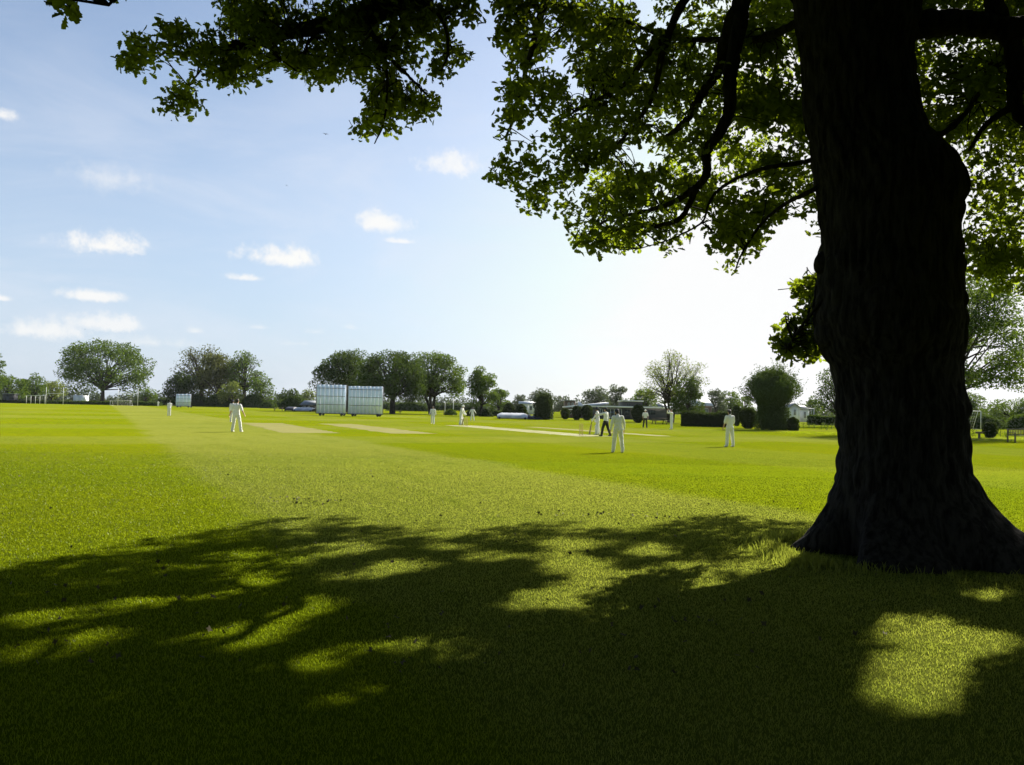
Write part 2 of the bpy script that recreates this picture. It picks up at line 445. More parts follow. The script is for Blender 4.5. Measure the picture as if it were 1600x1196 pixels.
PU = np.array([-.42, .907]); PU /= np.linalg.norm(PU); PN = np.array([PU[1], -PU[0]])
def pitch(name, near_mid, length, width, mat, z):
    a = np.array(near_mid)[:2]; b = a + PU * length
    return quad_strip(name, [a - PN * width / 2, a + PN * width / 2, b + PN * width / 2, b - PN * width / 2], mat, z)
mid_wk = ground_px(908, 680.5)[:2]
pitch('cricket_pitch', mid_wk - PU * 1.8, 24.0, 2.6, MT['pitch'], .004)
pitch('worn_pitch', ground_px(487, 677)[:2], 22, 3.3, MT['straw'], .004)
pitch('worn_pitch', ground_px(648, 678)[:2], 22, 2.9, MT['straw'], .004)
pitch('worn_pitch', ground_px(1040, 682)[:2], 20, 1.6, MT['straw'], .004)
for e in (0, 20.1):
    c = mid_wk + PU * e; sgn = 1 if e == 0 else -1
    for dd, ln in ((0, 2.64), (1.22 * sgn, 3.4)):
        q = c + PU * dd
        quad_strip('crease', [q - PN * ln / 2 - PU * .03, q + PN * ln / 2 - PU * .03, q + PN * ln / 2 + PU * .03, q - PN * ln / 2 + PU * .03], MT['paint'], .009)
# ------------------------------------------------------------------ leaves
RNG = np.random.default_rng(11)
def oak_template():
    h = [(0, 0), (.07, .08), (.16, .20), (.10, .27), (.25, .40), (.15, .47), (.33, .62), (.20, .70), (.24, .84), (.10, .95), (0, 1.0)]
    L = [(-x, y) for x, y in h]
    V = [(x, y - .1, abs(x) * .35 - (y - .4) ** 2 * .22) for x, y in h] + [(x, y - .1, abs(x) * .35 - (y - .4) ** 2 * .22) for x, y in L[1:-1]]
    n = len(h)
    f1 = list(range(n)); f2 = [0] + [n + k for k in range(n - 2)] + [n - 1]
    return np.array(V), [np.array(f1), np.array(f2[::-1])]
def simple_template():
    V = np.array([(0, -.1, 0), (.28, .38, .1), (.17, .62, .08), (0, .9, -.08), (-.17, .62, .08), (-.28, .38, .1)])
    return V, [np.array([0, 1, 2, 3]), np.array([0, 3, 4, 5])]
def rhomb_template():
    V = np.array([(0, -.5, 0), (.36, 0, .08), (0, .5, 0), (-.36, 0, .1)])
    return V, [np.array([0, 1, 2, 3])]
def clump_template():
    V = np.array([(0, -.5, 0), (.22, -.15, .1), (.5, -.05, -.05), (.25, .15, .05), (.12, .5, .1), (-.1, .2, -.1), (-.5, .22, .1), (-.25, -.12, 0)])
    return V, [np.array([0, 1, 7]), np.array([1, 2, 3]), np.array([3, 4, 5]), np.array([5, 6, 7]), np.array([1, 3, 5, 7])]
TEMPL = {'oak': oak_template(), 'simple': simple_template(), 'rhomb': rhomb_template(), 'clump': clump_template()}

def rand_frames(n, rng, upbias=0.0):
    nrm = rng.normal(size=(n, 3)); nrm /= np.linalg.norm(nrm, axis=1)[:, None]
    nrm[:, 2] += upbias; nrm /= np.linalg.norm(nrm, axis=1)[:, None]
    a = rng.normal(size=(n, 3)); t = a - (a * nrm).sum(1)[:, None] * nrm; t /= np.linalg.norm(t, axis=1)[:, None]
    return np.cross(t, nrm), t, nrm

def put_leaves(mb, P, size, kind, rng, upbias=0.0, frames=None):
    if len(P) == 0: return
    V, fs = TEMPL[kind]
    X, T, N = frames if frames is not None else rand_frames(len(P), rng, upbias)
    size = np.broadcast_to(np.asarray(size, float), (len(P),))
    W = P[:, None] + size[:, None, None] * (V[None, :, 0:1] * X[:, None] + V[None, :, 1:2] * T[:, None] + V[None, :, 2:3] * N[:, None])
    k = len(V); base = (np.arange(len(P)) * k)[:, None]
    by = {}
    for f in fs: by.setdefault(len(f), []).append(base + f[None])
    mb.add(W.reshape(-1, 3), *[np.concatenate(v) for v in by.values()])

def curve_pts(P, n=12, jit=0.0, rng=RNG):
    """smooth polyline through P (Catmull-Rom)"""
    P = np.asarray(P, float); Q = np.vstack([2 * P[0] - P[1], P, 2 * P[-1] - P[-2]])
    out = []
    for i in range(1, len(Q) - 2):
        for t in np.linspace(0, 1, n, endpoint=False):
            a, b_, c, d = Q[i - 1], Q[i], Q[i + 1], Q[i + 2]
            out.append(.5 * ((2 * b_) + (-a + c) * t + (2 * a - 5 * b_ + 4 * c - d) * t * t + (-a + 3 * b_ - 3 * c + d) * t ** 3))
    out.append(P[-1]); out = np.array(out)
    if jit: out[1:-1] += rng.normal(size=(len(out) - 2, 3)) * jit
    return out

# ------------------------------------------------------------------ the big foreground oak
OY = 9.8
TR = [  # photo row, left edge, right edge
    (-160, 1200, 1452), (-80, 1222, 1444), (0, 1238, 1438), (50, 1249, 1432), (80, 1253, 1424), (110, 1256, 1422), (140, 1257, 1425), (180, 1258, 1432), (210, 1263, 1443), (235, 1268, 1468),
    (260, 1274, 1489), (290, 1281, 1502), (312, 1284, 1502), (335, 1285, 1496), (365, 1285, 1496), (400, 1281, 1494), (440, 1278, 1490), (470, 1275, 1497), (500, 1275, 1503), (530, 1280, 1503),
    (555, 1290, 1497), (575, 1301, 1494), (600, 1306, 1495), (625, 1309, 1502), (650, 1312, 1503), (670, 1314, 1500), (700, 1318, 1503), (722, 1318, 1507), (745, 1316, 1514),
    (775, 1308, 1531), (805, 1295, 1556), (830, 1280, 1582), (850, 1266, 1606), (868, 1254, 1632), (882, 1246, 1646)]
oak_base = gd(1430, OY)
oak = thing('oak_tree', 'huge dark oak with thick knobbly trunk and flared roots overhanging the near lawn', 'tree', oak_base)
def trunk_mesh():
    rows = []
    for py, lx, rx_ in TR:
        c = at((lx + rx_) / 2, py, OY); rows.append((c[2], c[0], (rx_ - lx) / 2 * OY / F * 1.0))
    rows = np.array(sorted(rows))
    z = np.concatenate([np.linspace(-.12, 1.2, 60), np.linspace(1.2, rows[-1, 0], 150)[1:]])
    xc = np.interp(z, rows[:, 0], rows[:, 1]); R = np.interp(z, rows[:, 0], rows[:, 2])
    xc = np.convolve(np.pad(xc, 2, 'edge'), np.ones(5) / 5, 'valid'); R = np.convolve(np.pad(R, 2, 'edge'), np.ones(5) / 5, 'valid')
    NS = 220; a = np.linspace(0, 2 * math.pi, NS, endpoint=False)
    rg = np.random.default_rng(5)
    # vertical furrows: periodic noise round the trunk that wanders slowly with height
    K = 46; Zc = int((z[-1] + 1) / .22) + 3
    grid = rg.random((Zc, K))
    A, Z = np.meshgrid(a / (2 * math.pi) * K, (z + .2) / .22)
    A = A + np.sin(Z * .9 + A * .35) * .35
    def bil(G, ai, zi):
        i0 = np.floor(ai).astype(int); j0 = np.clip(np.floor(zi).astype(int), 0, G.shape[0] - 2); fa = ai - i0; fz = zi - j0
        fa = fa * fa * (3 - 2 * fa); fz = fz * fz * (3 - 2 * fz); k = G.shape[1]
        return (G[j0, i0 % k] * (1 - fa) + G[j0, (i0 + 1) % k] * fa) * (1 - fz) + (G[j0 + 1, i0 % k] * (1 - fa) + G[j0 + 1, (i0 + 1) % k] * fa) * fz
    fur = np.abs(bil(grid, A, np.clip(Z, 0, Zc - 2)) - .5) * 2
    g2 = rg.random((14, 9)); lump = bil(g2, A / K * 9, np.clip(Z * .22 / .6, 0, 12)) - .5
    depth = .055 * fur + .09 * lump
    low = np.clip(1 - z / 1.1, 0, 1)[:, None] ** 1.6
    root = (np.cos(A / K * 2 * math.pi * 6 + .6 + np.sin(A / K * 6.283 * 2)) * .15 + np.cos(A / K * 2 * math.pi * 4 + 2) * .10 + np.abs(np.sin(A / K * 2 * math.pi * 5.5 + 1)) * -.10) * low
    RR = R[:, None] * (1 + root) + depth - .03
    # keep the silhouette sides, flatten front/back a little
    X = xc[:, None] + RR * np.cos(a)[None]; Y = OY + RR * np.sin(a)[None] * .93
    V = np.stack([X, Y, np.repeat(z[:, None], NS, 1)], -1).reshape(-1, 3)
    n = len(z); i = np.arange(n - 1)[:, None] * NS; j = np.arange(NS)[None]; k = (j + 1) % NS
    f = np.stack([i + j, i + k, i + NS + k, i + NS + j], -1).reshape(-1, 4)
    mb = MB(); mb.add(V, f, [[(n - 1) * NS + q for q in range(NS)]])
    return mb, z, xc, R
tmb, tz, txc, tR = trunk_mesh()
tmb.build('trunk', MT['oak_bark'], oak, True, off=oak_base)
def oak_axis(py): 
    zz = at(1350, py, OY)[2]; return np.array([np.interp(zz, tz, txc), OY, zz])
# burrs
for (px, py, r) in ((1272, 412, .125), (1283, 520, .2), (1492, 300, .26), (1494, 510, .2), (1496, 645, .16)):
    q = MB(); c = at(px + (14 if px < 1400 else -16), py, OY)
    q.ball(c, (r * .9, r * 1.2, r * 1.1), 20, 14)
    V = q.V[0]; dv = V - c; nz = np.sin(dv @ np.array([31, 17, 23.])) * .05 + np.sin(dv @ np.array([-19, 43, 11.])) * .05
    q.V[0] = c + dv * (1 + nz)[:, None]
    q.build('burr', MT['oak_bark'], oak, True, off=oak_base)

BR = []   # branch polylines, kept so that twigs can find them
def branch(pts, ra, rb, sub=10, name='branch'):
    P = curve_pts(pts, sub, 0); n = len(P)
    P[1:-1] += RNG.normal(size=(n - 2, 3)) * ra * .06
    R = np.linspace(ra, rb, n) * (1 + RNG.normal(size=n) * .05)
    q = MB(); q.tube(P, R, 14 if ra > .08 else 8)
    q.build(name, MT['oak_bark'], oak, True, off=oak_base); BR.append(P)
def pxs(lst): return [at(*p) for p in lst]
# limb to the right with its drooping fork
branch(pxs([(1405, 42, 9.8), (1450, 38, 9.7), (1505, 36, 9.6), (1555, 44, 9.5), (1600, 44, 9.4), (1680, 20, 9.2)]), .17, .12)
branch(pxs([(1548, 40, 9.5), (1578, 62, 9.45), (1586, 110, 9.4), (1588, 165, 9.3), (1620, 210, 9.2)]), .12, .07)
branch(pxs([(1586, 165, 9.35), (1560, 180, 9.4), (1536, 200, 9.5), (1515, 235, 9.8)]), .05, .02)
branch(pxs([(1560, 30, 9.5), (1548, -40, 9.6), (1560, -120, 9.5)]), .12, .08)
branch(pxs([(1440, 210, 9.9), (1480, 205, 10.3), (1530, 150, 11), (1560, 100, 11.5)]), .05, .02)
# left limbs
branch(pxs([(1260, -120, 9.9), (1200, -60, 10.3), (1160, 0, 10.7), (1134, 66, 11.0), (1125, 107, 11.2), (1099, 143, 11.4), (1073, 188, 11.7), (1040, 215, 12.2)]), .15, .035)
branch(pxs([(1160, 20, 10.7), (1142, 110, 10.8), (1140, 170, 10.9), (1125, 206, 11.0), (1103, 238, 11.2), (1104, 272, 11.3), (1084, 296, 11.6), (1051, 316, 12.0), (1007, 331, 12.6), (948, 345, 13.3), (904, 380, 14)]), .105, .016)
branch(pxs([(1088, 292, 11.5), (1080, 313, 11.6), (1062, 342, 11.7), (1029, 353, 12), (974, 356, 12.4), (944, 374, 12.7), (918, 396, 13)]), .055, .012)
branch(pxs([(1180, -60, 10.2), (1090, -20, 11.2), (1058, 22, 11.6), (1036, 81, 12), (1020, 150, 12.4), (992, 195, 12.9), (955, 236, 13.5)]), .085, .02)
branch(pxs([(1045, 55, 11.9), (1007, 92, 12.3), (977, 132, 12.8), (926, 160, 13.4), (867, 192, 14)]), .06, .016)
branch(pxs([(1310, 225, 9.8), (1262, 252, 10.0), (1200, 262, 10.2), (1150, 280, 10.6), (1120, 300, 10.9), (1106, 322, 11), (1096, 348, 11.2), (1051, 373, 11.6), (1002, 388, 12)]), .035, .008)
branch(pxs([(1310, 20, 9.8), (1260, 30, 9.9), (1190, 60, 10.8), (1120, 62, 11.8), (1040, 58, 12.8), (960, 30, 13.6), (880, 40, 14.4)]), .07, .02)
branch(pxs([(1320, 270, 9.8), (1265, 300, 9.9), (1225, 320, 10.4), (1190, 350, 10.8), (1160, 395, 11.0), (1148, 425, 11.1)]), .035, .010)
branch(pxs([(1330, 440, 9.7), (1285, 470, 9.7), (1268, 490, 9.9), (1245, 520, 10.1), (1230, 545, 10.2)]), .03, .008)
# the long bough reaching over to the left
branch(pxs([(1260, -330, 9.8), (1050, -260, 10.2), (850, -130, 10.6), (720, -40, 11.0), (626, 0, 11.2), (575, 22, 11.3), (510, 38, 11.4), (440, 55, 11.6), (380, 70, 11.8), (330, 82, 12), (288, 84, 12.2), (250, 84, 12.4)]), .24, .016)
branch(pxs([(580, 18, 11.3), (575, 40, 11.2), (596, 74, 11.1), (616, 98, 11), (643, 124, 10.9), (668, 150, 10.8)]), .05, .012)
branch(pxs([(600, 75, 11.1), (605, 130, 11.0), (600, 190, 10.9), (585, 225, 10.9)]), .025, .008)
branch(pxs([(640, -10, 11.1), (690, 30, 10.9), (700, 80, 10.8), (690, 110, 10.8)]), .035, .01)
branch(pxs([(510, 38, 11.4), (480, 70, 11.3), (470, 110, 11.3), (440, 95, 11.2)]), .03, .01)
branch(pxs([(330, 82, 12), (312, 112, 12), (290, 140, 12), (280, 165, 12)]), .02, .006)
branch(pxs([(850, -130, 10.6), (860, -40, 11.4), (840, 40, 12.4), (820, 120, 13.2), (790, 220, 13.8)]), .09, .02)
branch(pxs([(900, -150, 7), (520, -110, 5.4), (240, -40, 5.0), (170, 8, 4.9)]), .06, .008)
# limbs above the picture that carry the rest of the crown
top = np.array([txc[-1], OY, tz[-1]])
for k in range(16):
    a = k * 2.4 + .3; rr_ = RNG.uniform(6.5, 9.5); hz = RNG.uniform(9.5, 17)
    e = top + np.array([math.cos(a) * rr_, math.sin(a) * rr_, hz - top[2]])
    mids = [top + (e - top) * t + np.array([0, 0, math.sin(t * math.pi) * .9]) for t in (.3, .65)]
    Q = np.array([top - [0, 0, .5]] + mids + [e]); qx, qy, qz = project(curve_pts(Q, 8))
    if np.any((qz > 0) & (qy > -30) & (qx > -50) & (qx < 1650) & (np.linalg.norm(curve_pts(Q, 8)[:, :2] - top[:2], axis=1) > 1.0)): continue
    branch(Q, .22, .05, 8)
q = MB(); q.tube(curve_pts([top - [0, 0, .4], top + [.2, .1, 2.5], top + [-.3, .2, 6], top + [.2, 0, 10]], 8), np.linspace(tR[-1] * .92, .12, 25), 20)
q.build('branch', MT['oak_bark'], oak, True, off=oak_base)

# crown: sprays of leaves. Outline regions of the hanging foliage as the photograph shows them, each with its own depth range
def inpoly(px, py, poly):
    px = np.atleast_1d(px); py = np.atleast_1d(py); r = np.zeros(len(px), bool); n = len(poly)
    for i in range(n):
        x1, y1 = poly[i]; x2, y2 = poly[(i + 1) % n]
        c = ((y1 > py) != (y2 > py)) & (px < (x2 - x1) * (py - y1) / ((y2 - y1) or 1e-9) + x1); r ^= c
    return r
P_LEFT = [(335, -60), (345, 10), (352, 40), (320, 50), (312, 78), (288, 58), (300, 45), (262, 40), (220, 42), (190, 82), (198, 108), (225, 110), (262, 104), (272, 120), (250, 128), (262, 140), (255, 160),
          (266, 172), (305, 168), (322, 158), (300, 132), (282, 118), (300, 92), (318, 112), (345, 132), (385, 138), (412, 122), (430, 100), (455, 100), (480, 122), (520, 122), (548, 112), (572, 140), (582, 160),
          (575, 188), (556, 205), (580, 224), (592, 205), (618, 196), (645, 192), (662, 178), (680, 168), (670, 148), (650, 152), (655, 128), (690, 118), (722, 98), (728, 80), (700, 70), (735, 40), (745, 45), (755, -60)]
P_RIGHT = [(770, -60), (782, 40), (778, 82), (795, 78), (803, 40), (812, 80), (815, 115), (790, 150), (772, 172), (748, 212), (775, 218), (800, 222), (778, 255), (762, 268), (800, 290), (812, 318), (850, 332), (884, 345), (900, 350),
           (905, 372), (918, 392), (945, 372), (965, 380), (985, 375), (1040, 372), (1075, 365), (1085, 345), (1120, 320), (1135, 340), (1118, 375), (1122, 400), (1138, 428), (1172, 402), (1182, 372), (1195, 350), (1240, 330), (1262, 345), (1290, 360), (1290, -60)]
HOLES = [(975, 240, 26, 18), (1012, 262, 20, 14), (1035, 290, 18, 14), (905, 300, 10, 12), (1085, 225, 10, 14), (1010, 225, 14, 20), (1040, 78, 10, 6), (1065, 330, 12, 8), (1130, 240, 8, 8), (995, 170, 6, 8), (930, 75, 9, 7), (1180, 120, 10, 14), (1215, 215, 12, 9), (860, 265, 9, 7), (1235, 85, 8, 16), (1160, 300, 14, 9), (880, 130, 7, 9), (1190, 190, 8, 8), (1015, 40, 8, 7), (1225, 290, 10, 8)]
P_R2 = [(1430, -40), (1640, -60), (1640, 470), (1600, 470), (1575, 455), (1540, 440), (1500, 415), (1500, 340), (1520, 300), (1485, 240), (1430, 200)]
P_KNOB = [(1300, 425), (1255, 432), (1290, 430), (1290, 555), (1268, 560), (1232, 558), (1214, 540), (1226, 500), (1245, 488), (1268, 478), (1240, 450)]
P_TRUNK = [(1308, -40), (1420, -40), (1436, 200), (1480, 300), (1480, 560), (1320, 560), (1300, 500), (1300, 300)]
P_TL1 = [(62, -60), (66, 4), (85, 8), (105, 12), (112, 2), (112, -60)]
P_TL2 = [(132, -60), (136, 2), (158, 14), (166, 30), (186, 30), (186, -60)]
# places where the sun reaches the lawn: (column, row, half width, half height) in the photograph
BOUND = [(-400, 960), (0, 880), (100, 868), (200, 848), (300, 830), (420, 806), (560, 803), (600, 812), (640, 801), (690, 800), (655, 826), (700, 842), (740, 828), (770, 813), (895, 808), (905, 822), (1000, 824), (1080, 803), (1130, 800), (1200, 808), (1290, 815), (1700, 860)]
PATCH = [(1385, 968), (1440, 958), (1500, 966), (1560, 1000), (1572, 1070), (1530, 1142), (1450, 1146), (1390, 1125), (1290, 1100), (1350, 1050), (1375, 1005)]
LIT = [(370, 867, 32, 6), (425, 885, 62, 12), (515, 860, 52, 11), (390, 907, 52, 12), (235, 940, 58, 10), (370, 930, 50, 7), (625, 885, 48, 11), (550, 905, 52, 8), (490, 945, 48, 13), (390, 990, 62, 24), (280, 997, 34, 7), (440, 972, 40, 10),
       (65, 965, 60, 13), (60, 1020, 64, 17), (170, 990, 44, 11), (890, 882, 62, 16), (1015, 860, 30, 10), (1170, 860, 17, 6), (1170, 887, 20, 12), (1248, 880, 30, 24), (1065, 912, 42, 9), (1160, 930, 34, 10), (1020, 950, 44, 20),
       (835, 940, 40, 20), (1062, 957, 24, 6), (1085, 882, 34, 5), (970, 977, 28, 7), (470, 1045, 32, 10), (670, 1130, 58, 14), (545, 1095, 34, 13), (330, 1165, 50, 10), (890, 852, 46, 7), (760, 870, 40, 7), (700, 855, 30, 6), (1590, 885, 30, 16)]
_rl = np.random.default_rng(99)
for _ in range(26):
    _x = _rl.uniform(0, 1230); _y = _rl.uniform(900, 1010) + _rl.uniform(0, 90) * (_x < 800); _a = _rl.uniform(14, 34)
    LIT.append((_x, _y, _a, _a * _rl.uniform(.14, .26)))
LIT = [(a_, b_, c_ * (1.7 if b_ > 1040 else 1), d_ * (1.9 if b_ > 1040 else 1)) for a_, b_, c_, d_ in LIT] + [(1585, 1010, 40, 30), (1180, 1020, 30, 10), (830, 1075, 60, 18), (180, 1090, 60, 18), (1560, 930, 40, 16)]
def lit_mask(P):
    """True where the shadow of points P would fall on lawn that the photograph shows in sun"""
    s = P - SUN[None] * (P[:, 2:3] / SUN[2])
    px, py, zf = project(s)
    ok = zf > 1.0
    by = np.interp(px, [p[0] for p in sorted(BOUND)], [p[1] for p in sorted(BOUND)])
    r = ok & (py < by + 3)
    r |= ok & inpoly(px, py, PATCH)
    for (cx, cy_, a, b_) in LIT: r |= ok & (((px - cx) / a) ** 2 + ((py - cy_) / b_) ** 2 < 1)
    return r

def lit_any(P, rad):
    """as lit_mask, for a whole spray of the given radius"""
    r = lit_mask(P)
    for o_ in ((1, 0, 0), (-1, 0, 0), (0, 1, 0), (0, -1, 0), (0, 0, 1), (0, 0, -1)): r |= lit_mask(P + np.array(o_) * rad * .6)
    return r

rng = np.random.default_rng(21)
SPR = []   # spray centres (point, radius, leaves, leaf length, template)
def region(poly, dens, d0, d1, rad=.20, nl=13, ls=.105, holes=(), kind='oak', shade=True, jitter=4):
    xs = [p[0] for p in poly]; ys = [p[1] for p in poly]
    A = (max(xs) - min(xs)) * (max(ys) - min(ys)); n = int(A * dens)
    ng = max(3, n // 6)
    gx_ = rng.uniform(min(xs), max(xs), ng); gy_ = rng.uniform(min(ys), max(ys), ng); gY = rng.uniform(d0, d1, ng); gi = rng.integers(0, ng, n)
    px = gx_[gi] + rng.normal(0, 17, n); py = gy_[gi] + rng.normal(0, 12, n); pY = gY[gi]
    k = inpoly(px, py, poly); px, py, pY = px[k], py[k], pY[k]
    for (cx, cy_, a, b_) in holes:
        k = ((px - cx) / a) ** 2 + ((py - cy_) / b_) ** 2 > 1; px, py, pY = px[k], py[k], pY[k]
    for x_, y_, Y_ in zip(px, py, pY):
        for tr in range(24):
            Y = np.clip(Y_ + rng.normal(0, .3 + tr * .12), d0, d1); p = at(x_, y_, Y)
            if not shade or not lit_any(p[None], rad)[0]: break
        else:
            continue
        SPR.append((p, rad, nl, ls, kind))
region(P_LEFT, .0085, 10.9, 12.8, .18, 17, .115)
region([(878, 345), (898, 368), (915, 402), (945, 388), (1000, 388), (1062, 392), (1085, 355), (1040, 345)], .004, 11.5, 14.5, .16, 12, .12, shade=False)
region(P_RIGHT, .0036, 10.9, 18.5, .21, 20, .145, HOLES)
region([(772, -30), (1020, -30), (1010, 120), (900, 170), (800, 110), (795, 70)], 0.0034, 11.5, 17.5, .22, 17, .13, HOLES)
region(P_R2, .0048, 10.4, 19, .22, 17, .125)
region(P_KNOB, .026, 10.2, 11.4, .14, 12, .11, shade=False)
region(P_TL1, .0045, 4.7, 5.1, .09, 8, .10, shade=False)
region(P_TL2, .0045, 4.7, 5.1, .09, 8, .10, shade=False)
n_vis = len(SPR)
# the rest of the crown, above and behind the frame
cc3 = np.array([top[0] - .8, OY + .2, 10.6]); CR = np.array([13.5, 13.5, 8.6])
def outside(p):
    px, py, zf = project(p); mg = 22 + F * .55 / np.maximum(zf, .3)
    return (zf < -.5) | ((zf > .3) & ((py < -mg) | (px < -mg) | (px > 1600 + mg)))
def in_crown(p):
    rr = np.linalg.norm((p - cc3) / CR, axis=1)
    low = p[:, 2] > 3.0 + .25 * np.maximum(0, 6 - np.linalg.norm(p[:, :2] - cc3[:2], axis=1))
    return (rr < 1) & low
P = cc3 + rng.uniform(-1, 1, (110000, 3)) * CR
sh = np.linalg.norm((P - cc3) / CR, axis=1)
P = P[(rng.random(len(P)) < np.clip(.10 + .75 * sh ** 2, 0, 1)) & (sh < 1)]
P = P[outside(P) & in_crown(P)]; P = P[~lit_any(P, .36)]
for p in P: SPR.append((p, .38, 17, .18, 'simple'))
n_a = len(P)
# foliage that stands between the sun and the shaded part of the lawn
N = 22000
gx = rng.uniform(-300, 1750, N); gy = rng.uniform(800, 1330, N); hh = rng.uniform(3.8, 15, N)
gp_ = np.array([ground_px(a, b_) for a, b_ in zip(gx, gy)])
P = gp_ + SUN[None] * (hh / SUN[2])[:, None]
idx = np.flatnonzero(in_crown(P)); P = P[idx]; _k = ~lit_any(P, .26); P = P[_k]; idx = idx[_k]
o_ = outside(P)
for p in P[o_][:7000]: SPR.append((p, .32, 14, .16, 'simple'))
Q = P[~o_]; px, py, zf = project(Q)
hid = inpoly(px, py, P_TRUNK) & (zf > 11.5)
k = (inpoly(px, py, P_RIGHT) | inpoly(px, py, P_R2)) & (zf > 10.8)
for (cx, cy_, a, b_) in HOLES: k &= ((px - cx) / a) ** 2 + ((py - cy_) / b_) ** 2 > 1
far_ = gy[idx][~o_] < 975
for p in Q[hid & far_][:700]: SPR.append((p, .24, 15, .14, 'oak'))
for p in Q[hid & ~far_][:250]: SPR.append((p, .24, 15, .14, 'oak'))
for p in Q[k & far_ & ~hid][:520]: SPR.append((p, .24, 16, .13, 'oak'))
for p in Q[k & ~far_ & ~hid][:200]: SPR.append((p, .24, 16, .13, 'oak'))
# finer sprays that give the shade its ragged edges
N = 36000
gx = rng.uniform(-300, 1750, N); gy = 795 + 420 * rng.random(N) ** 1.6; hh = rng.uniform(4.2, 13, N)
P = np.array([ground_px(a, b_) for a, b_ in zip(gx, gy)]) + SUN[None] * (hh / SUN[2])[:, None]
P = P[in_crown(P)]; P = P[~lit_any(P, .12)]
o_ = outside(P)
for p in P[o_][:6500]: SPR.append((p, .15, 8, .13, 'simple'))
Q = P[~o_]; px, py, zf = project(Q); hid = inpoly(px, py, P_TRUNK) & (zf > 11.5); k = (inpoly(px, py, P_RIGHT) | inpoly(px, py, P_R2)) & (zf > 10.8) & ~hid
for (cx, cy_, a, b_) in HOLES: k &= ((px - cx) / a) ** 2 + ((py - cy_) / b_) ** 2 > 1
for p in Q[hid][:1600]: SPR.append((p, .14, 9, .12, 'oak'))
for p in Q[k][:560]: SPR.append((p, .14, 9, .12, 'oak'))
n_b = (o_.sum(), len(Q))
print('sprays', n_vis, n_a, n_b)

# the low sprout on the left of the trunk stands in the sun: keep the way to the sun free
kn = at(1250, 505, 10.8)
def sunlane(p):
    v = p - kn; a = v @ SUN; return a > 1.0 and np.linalg.norm(v - a * SUN) < .75
SPR = [s_ for s_ in SPR if not sunlane(s_[0])]
tw = MB(); lf = MB()
ALLB = np.vstack(BR)
for kind in ('oak', 'simple'):
    pts = []; sz = []
    for (p, rad, nl, ls, kd) in SPR:
        if kd != kind: continue
        m_ = max(4, int(rng.normal(nl, 2)))
        d = rng.normal(size=(m_, 3)); d /= np.linalg.norm(d, axis=1)[:, None]
        q = p + d * (rad * rng.uniform(.25, 1.15, m_) ** .8)[:, None] * np.array([1.1, 1.1, .75])
        pts.append(q); sz.append(ls * rng.uniform(.65, 1.25, m_))
        if kind == 'oak':
            j = np.argmin(np.linalg.norm(ALLB - p, axis=1)); bpt = ALLB[j]; dist = np.linalg.norm(bpt - p)
            if dist < .8:
                mid = (bpt + p) / 2 + rng.normal(size=3) * dist * .12 + [0, 0, dist * .1]
                tw.tube(curve_pts([bpt, mid, p], 4), np.linspace(.011, .004, 9), 5)
            else:
                e = p + rng.normal(size=3) * .06 + (bpt - p) / dist * .2
                tw.tube(curve_pts([e, (e + p) / 2 + rng.normal(size=3) * .03, p], 3), np.linspace(.007, .003, 7), 4)
    pts = np.vstack(pts); sz = np.concatenate(sz)
    put_leaves(lf, pts, sz, kind, rng, .55)
lf.build('crown', MT['oak_leaf'], oak, False, off=oak_base)
tag(tw.build('twigs', MT['oak_bark'], oak, False, off=oak_base), kind='stuff')

# ------------------------------------------------------------------ grass blades of the near lawn
def blades(n, d0, d1, hmin, hmax, wid, rng, side=1.0, centre=None, lean=.5):
    if centre is None:
        u = rng.random(n); Y = np.where(rng.random(n) < .78, d0 + u * (d1 - d0), d1 - 4 + 22 * rng.random(n) * rng.random(n)); X = rng.uniform(-.72, .72, n) * Y * side
        # sample evenly on screen: rows bunch near the horizon, so blades get wider with distance
        P = np.stack([X, Y, np.zeros(n)], 1)
    else: P = centre
    n = len(P); h = rng.uniform(hmin, hmax, n) * np.clip(1.12 - P[:, 1] / 40, .25, 1); a = rng.uniform(0, 2 * math.pi, n); b_ = rng.uniform(0, 2 * math.pi, n)
    ln = h * rng.uniform(.1, 1, n) * lean
    wv = np.stack([np.cos(a), np.sin(a), np.zeros(n)], 1) * (wid * (P[:, 1] / 5).clip(.8, 4) if np.isscalar(wid) else wid)[:, None] * .5
    dv = np.stack([np.cos(b_) * ln, np.sin(b_) * ln, h], 1)
    V = np.stack([P - wv, P + wv, P + dv * .55 + wv * .7 + [0, 0, .004], P + dv * np.array([1.15, 1.15, .95]), P + dv * .55 - wv * .7 + [0, 0, .004]], 1)
    f = (np.arange(n) * 5)[:, None] + np.arange(5)[None]
    return V.reshape(-1, 3), f
rg = np.random.default_rng(3)
gm = MB(); v, f = blades(900000, 3.3, 25, .009, .024, .0037, rg, lean=.9); gm.add(v, f)
tag(gm.build('grass', MT['blade']), 'short mown lawn grass in the near shade', 'grass', kind='stuff')
# long grass left round the foot of the oak
th = rg.uniform(0, 2 * math.pi, 5200); rd = 1 + np.abs(rg.normal(0, .16, 5200))
rx_b = 1.62; cen = np.stack([oak_base[0] + .03 + np.cos(th) * rx_b * rd, OY + np.sin(th) * 1.38 * rd, np.zeros(5200)], 1)
lush = np.concatenate([cen[rg.random(5200) < np.where(np.cos(th) < -.55, .8, np.where(np.cos(th) > .75, .6, .16))],
                       np.stack([rg.normal(ground_px(1248, 880)[0], .16, 900), rg.normal(ground_px(1248, 880)[1], .2, 900), np.zeros(900)], 1)])
gm = MB(); v, f = blades(0, 0, 0, .03, .14, .006, rg, centre=lush, lean=.6); gm.add(v, f)
tag(gm.build('long_grass', MT['blade']), 'longer grass tufts round the foot of the oak', 'grass', kind='stuff')
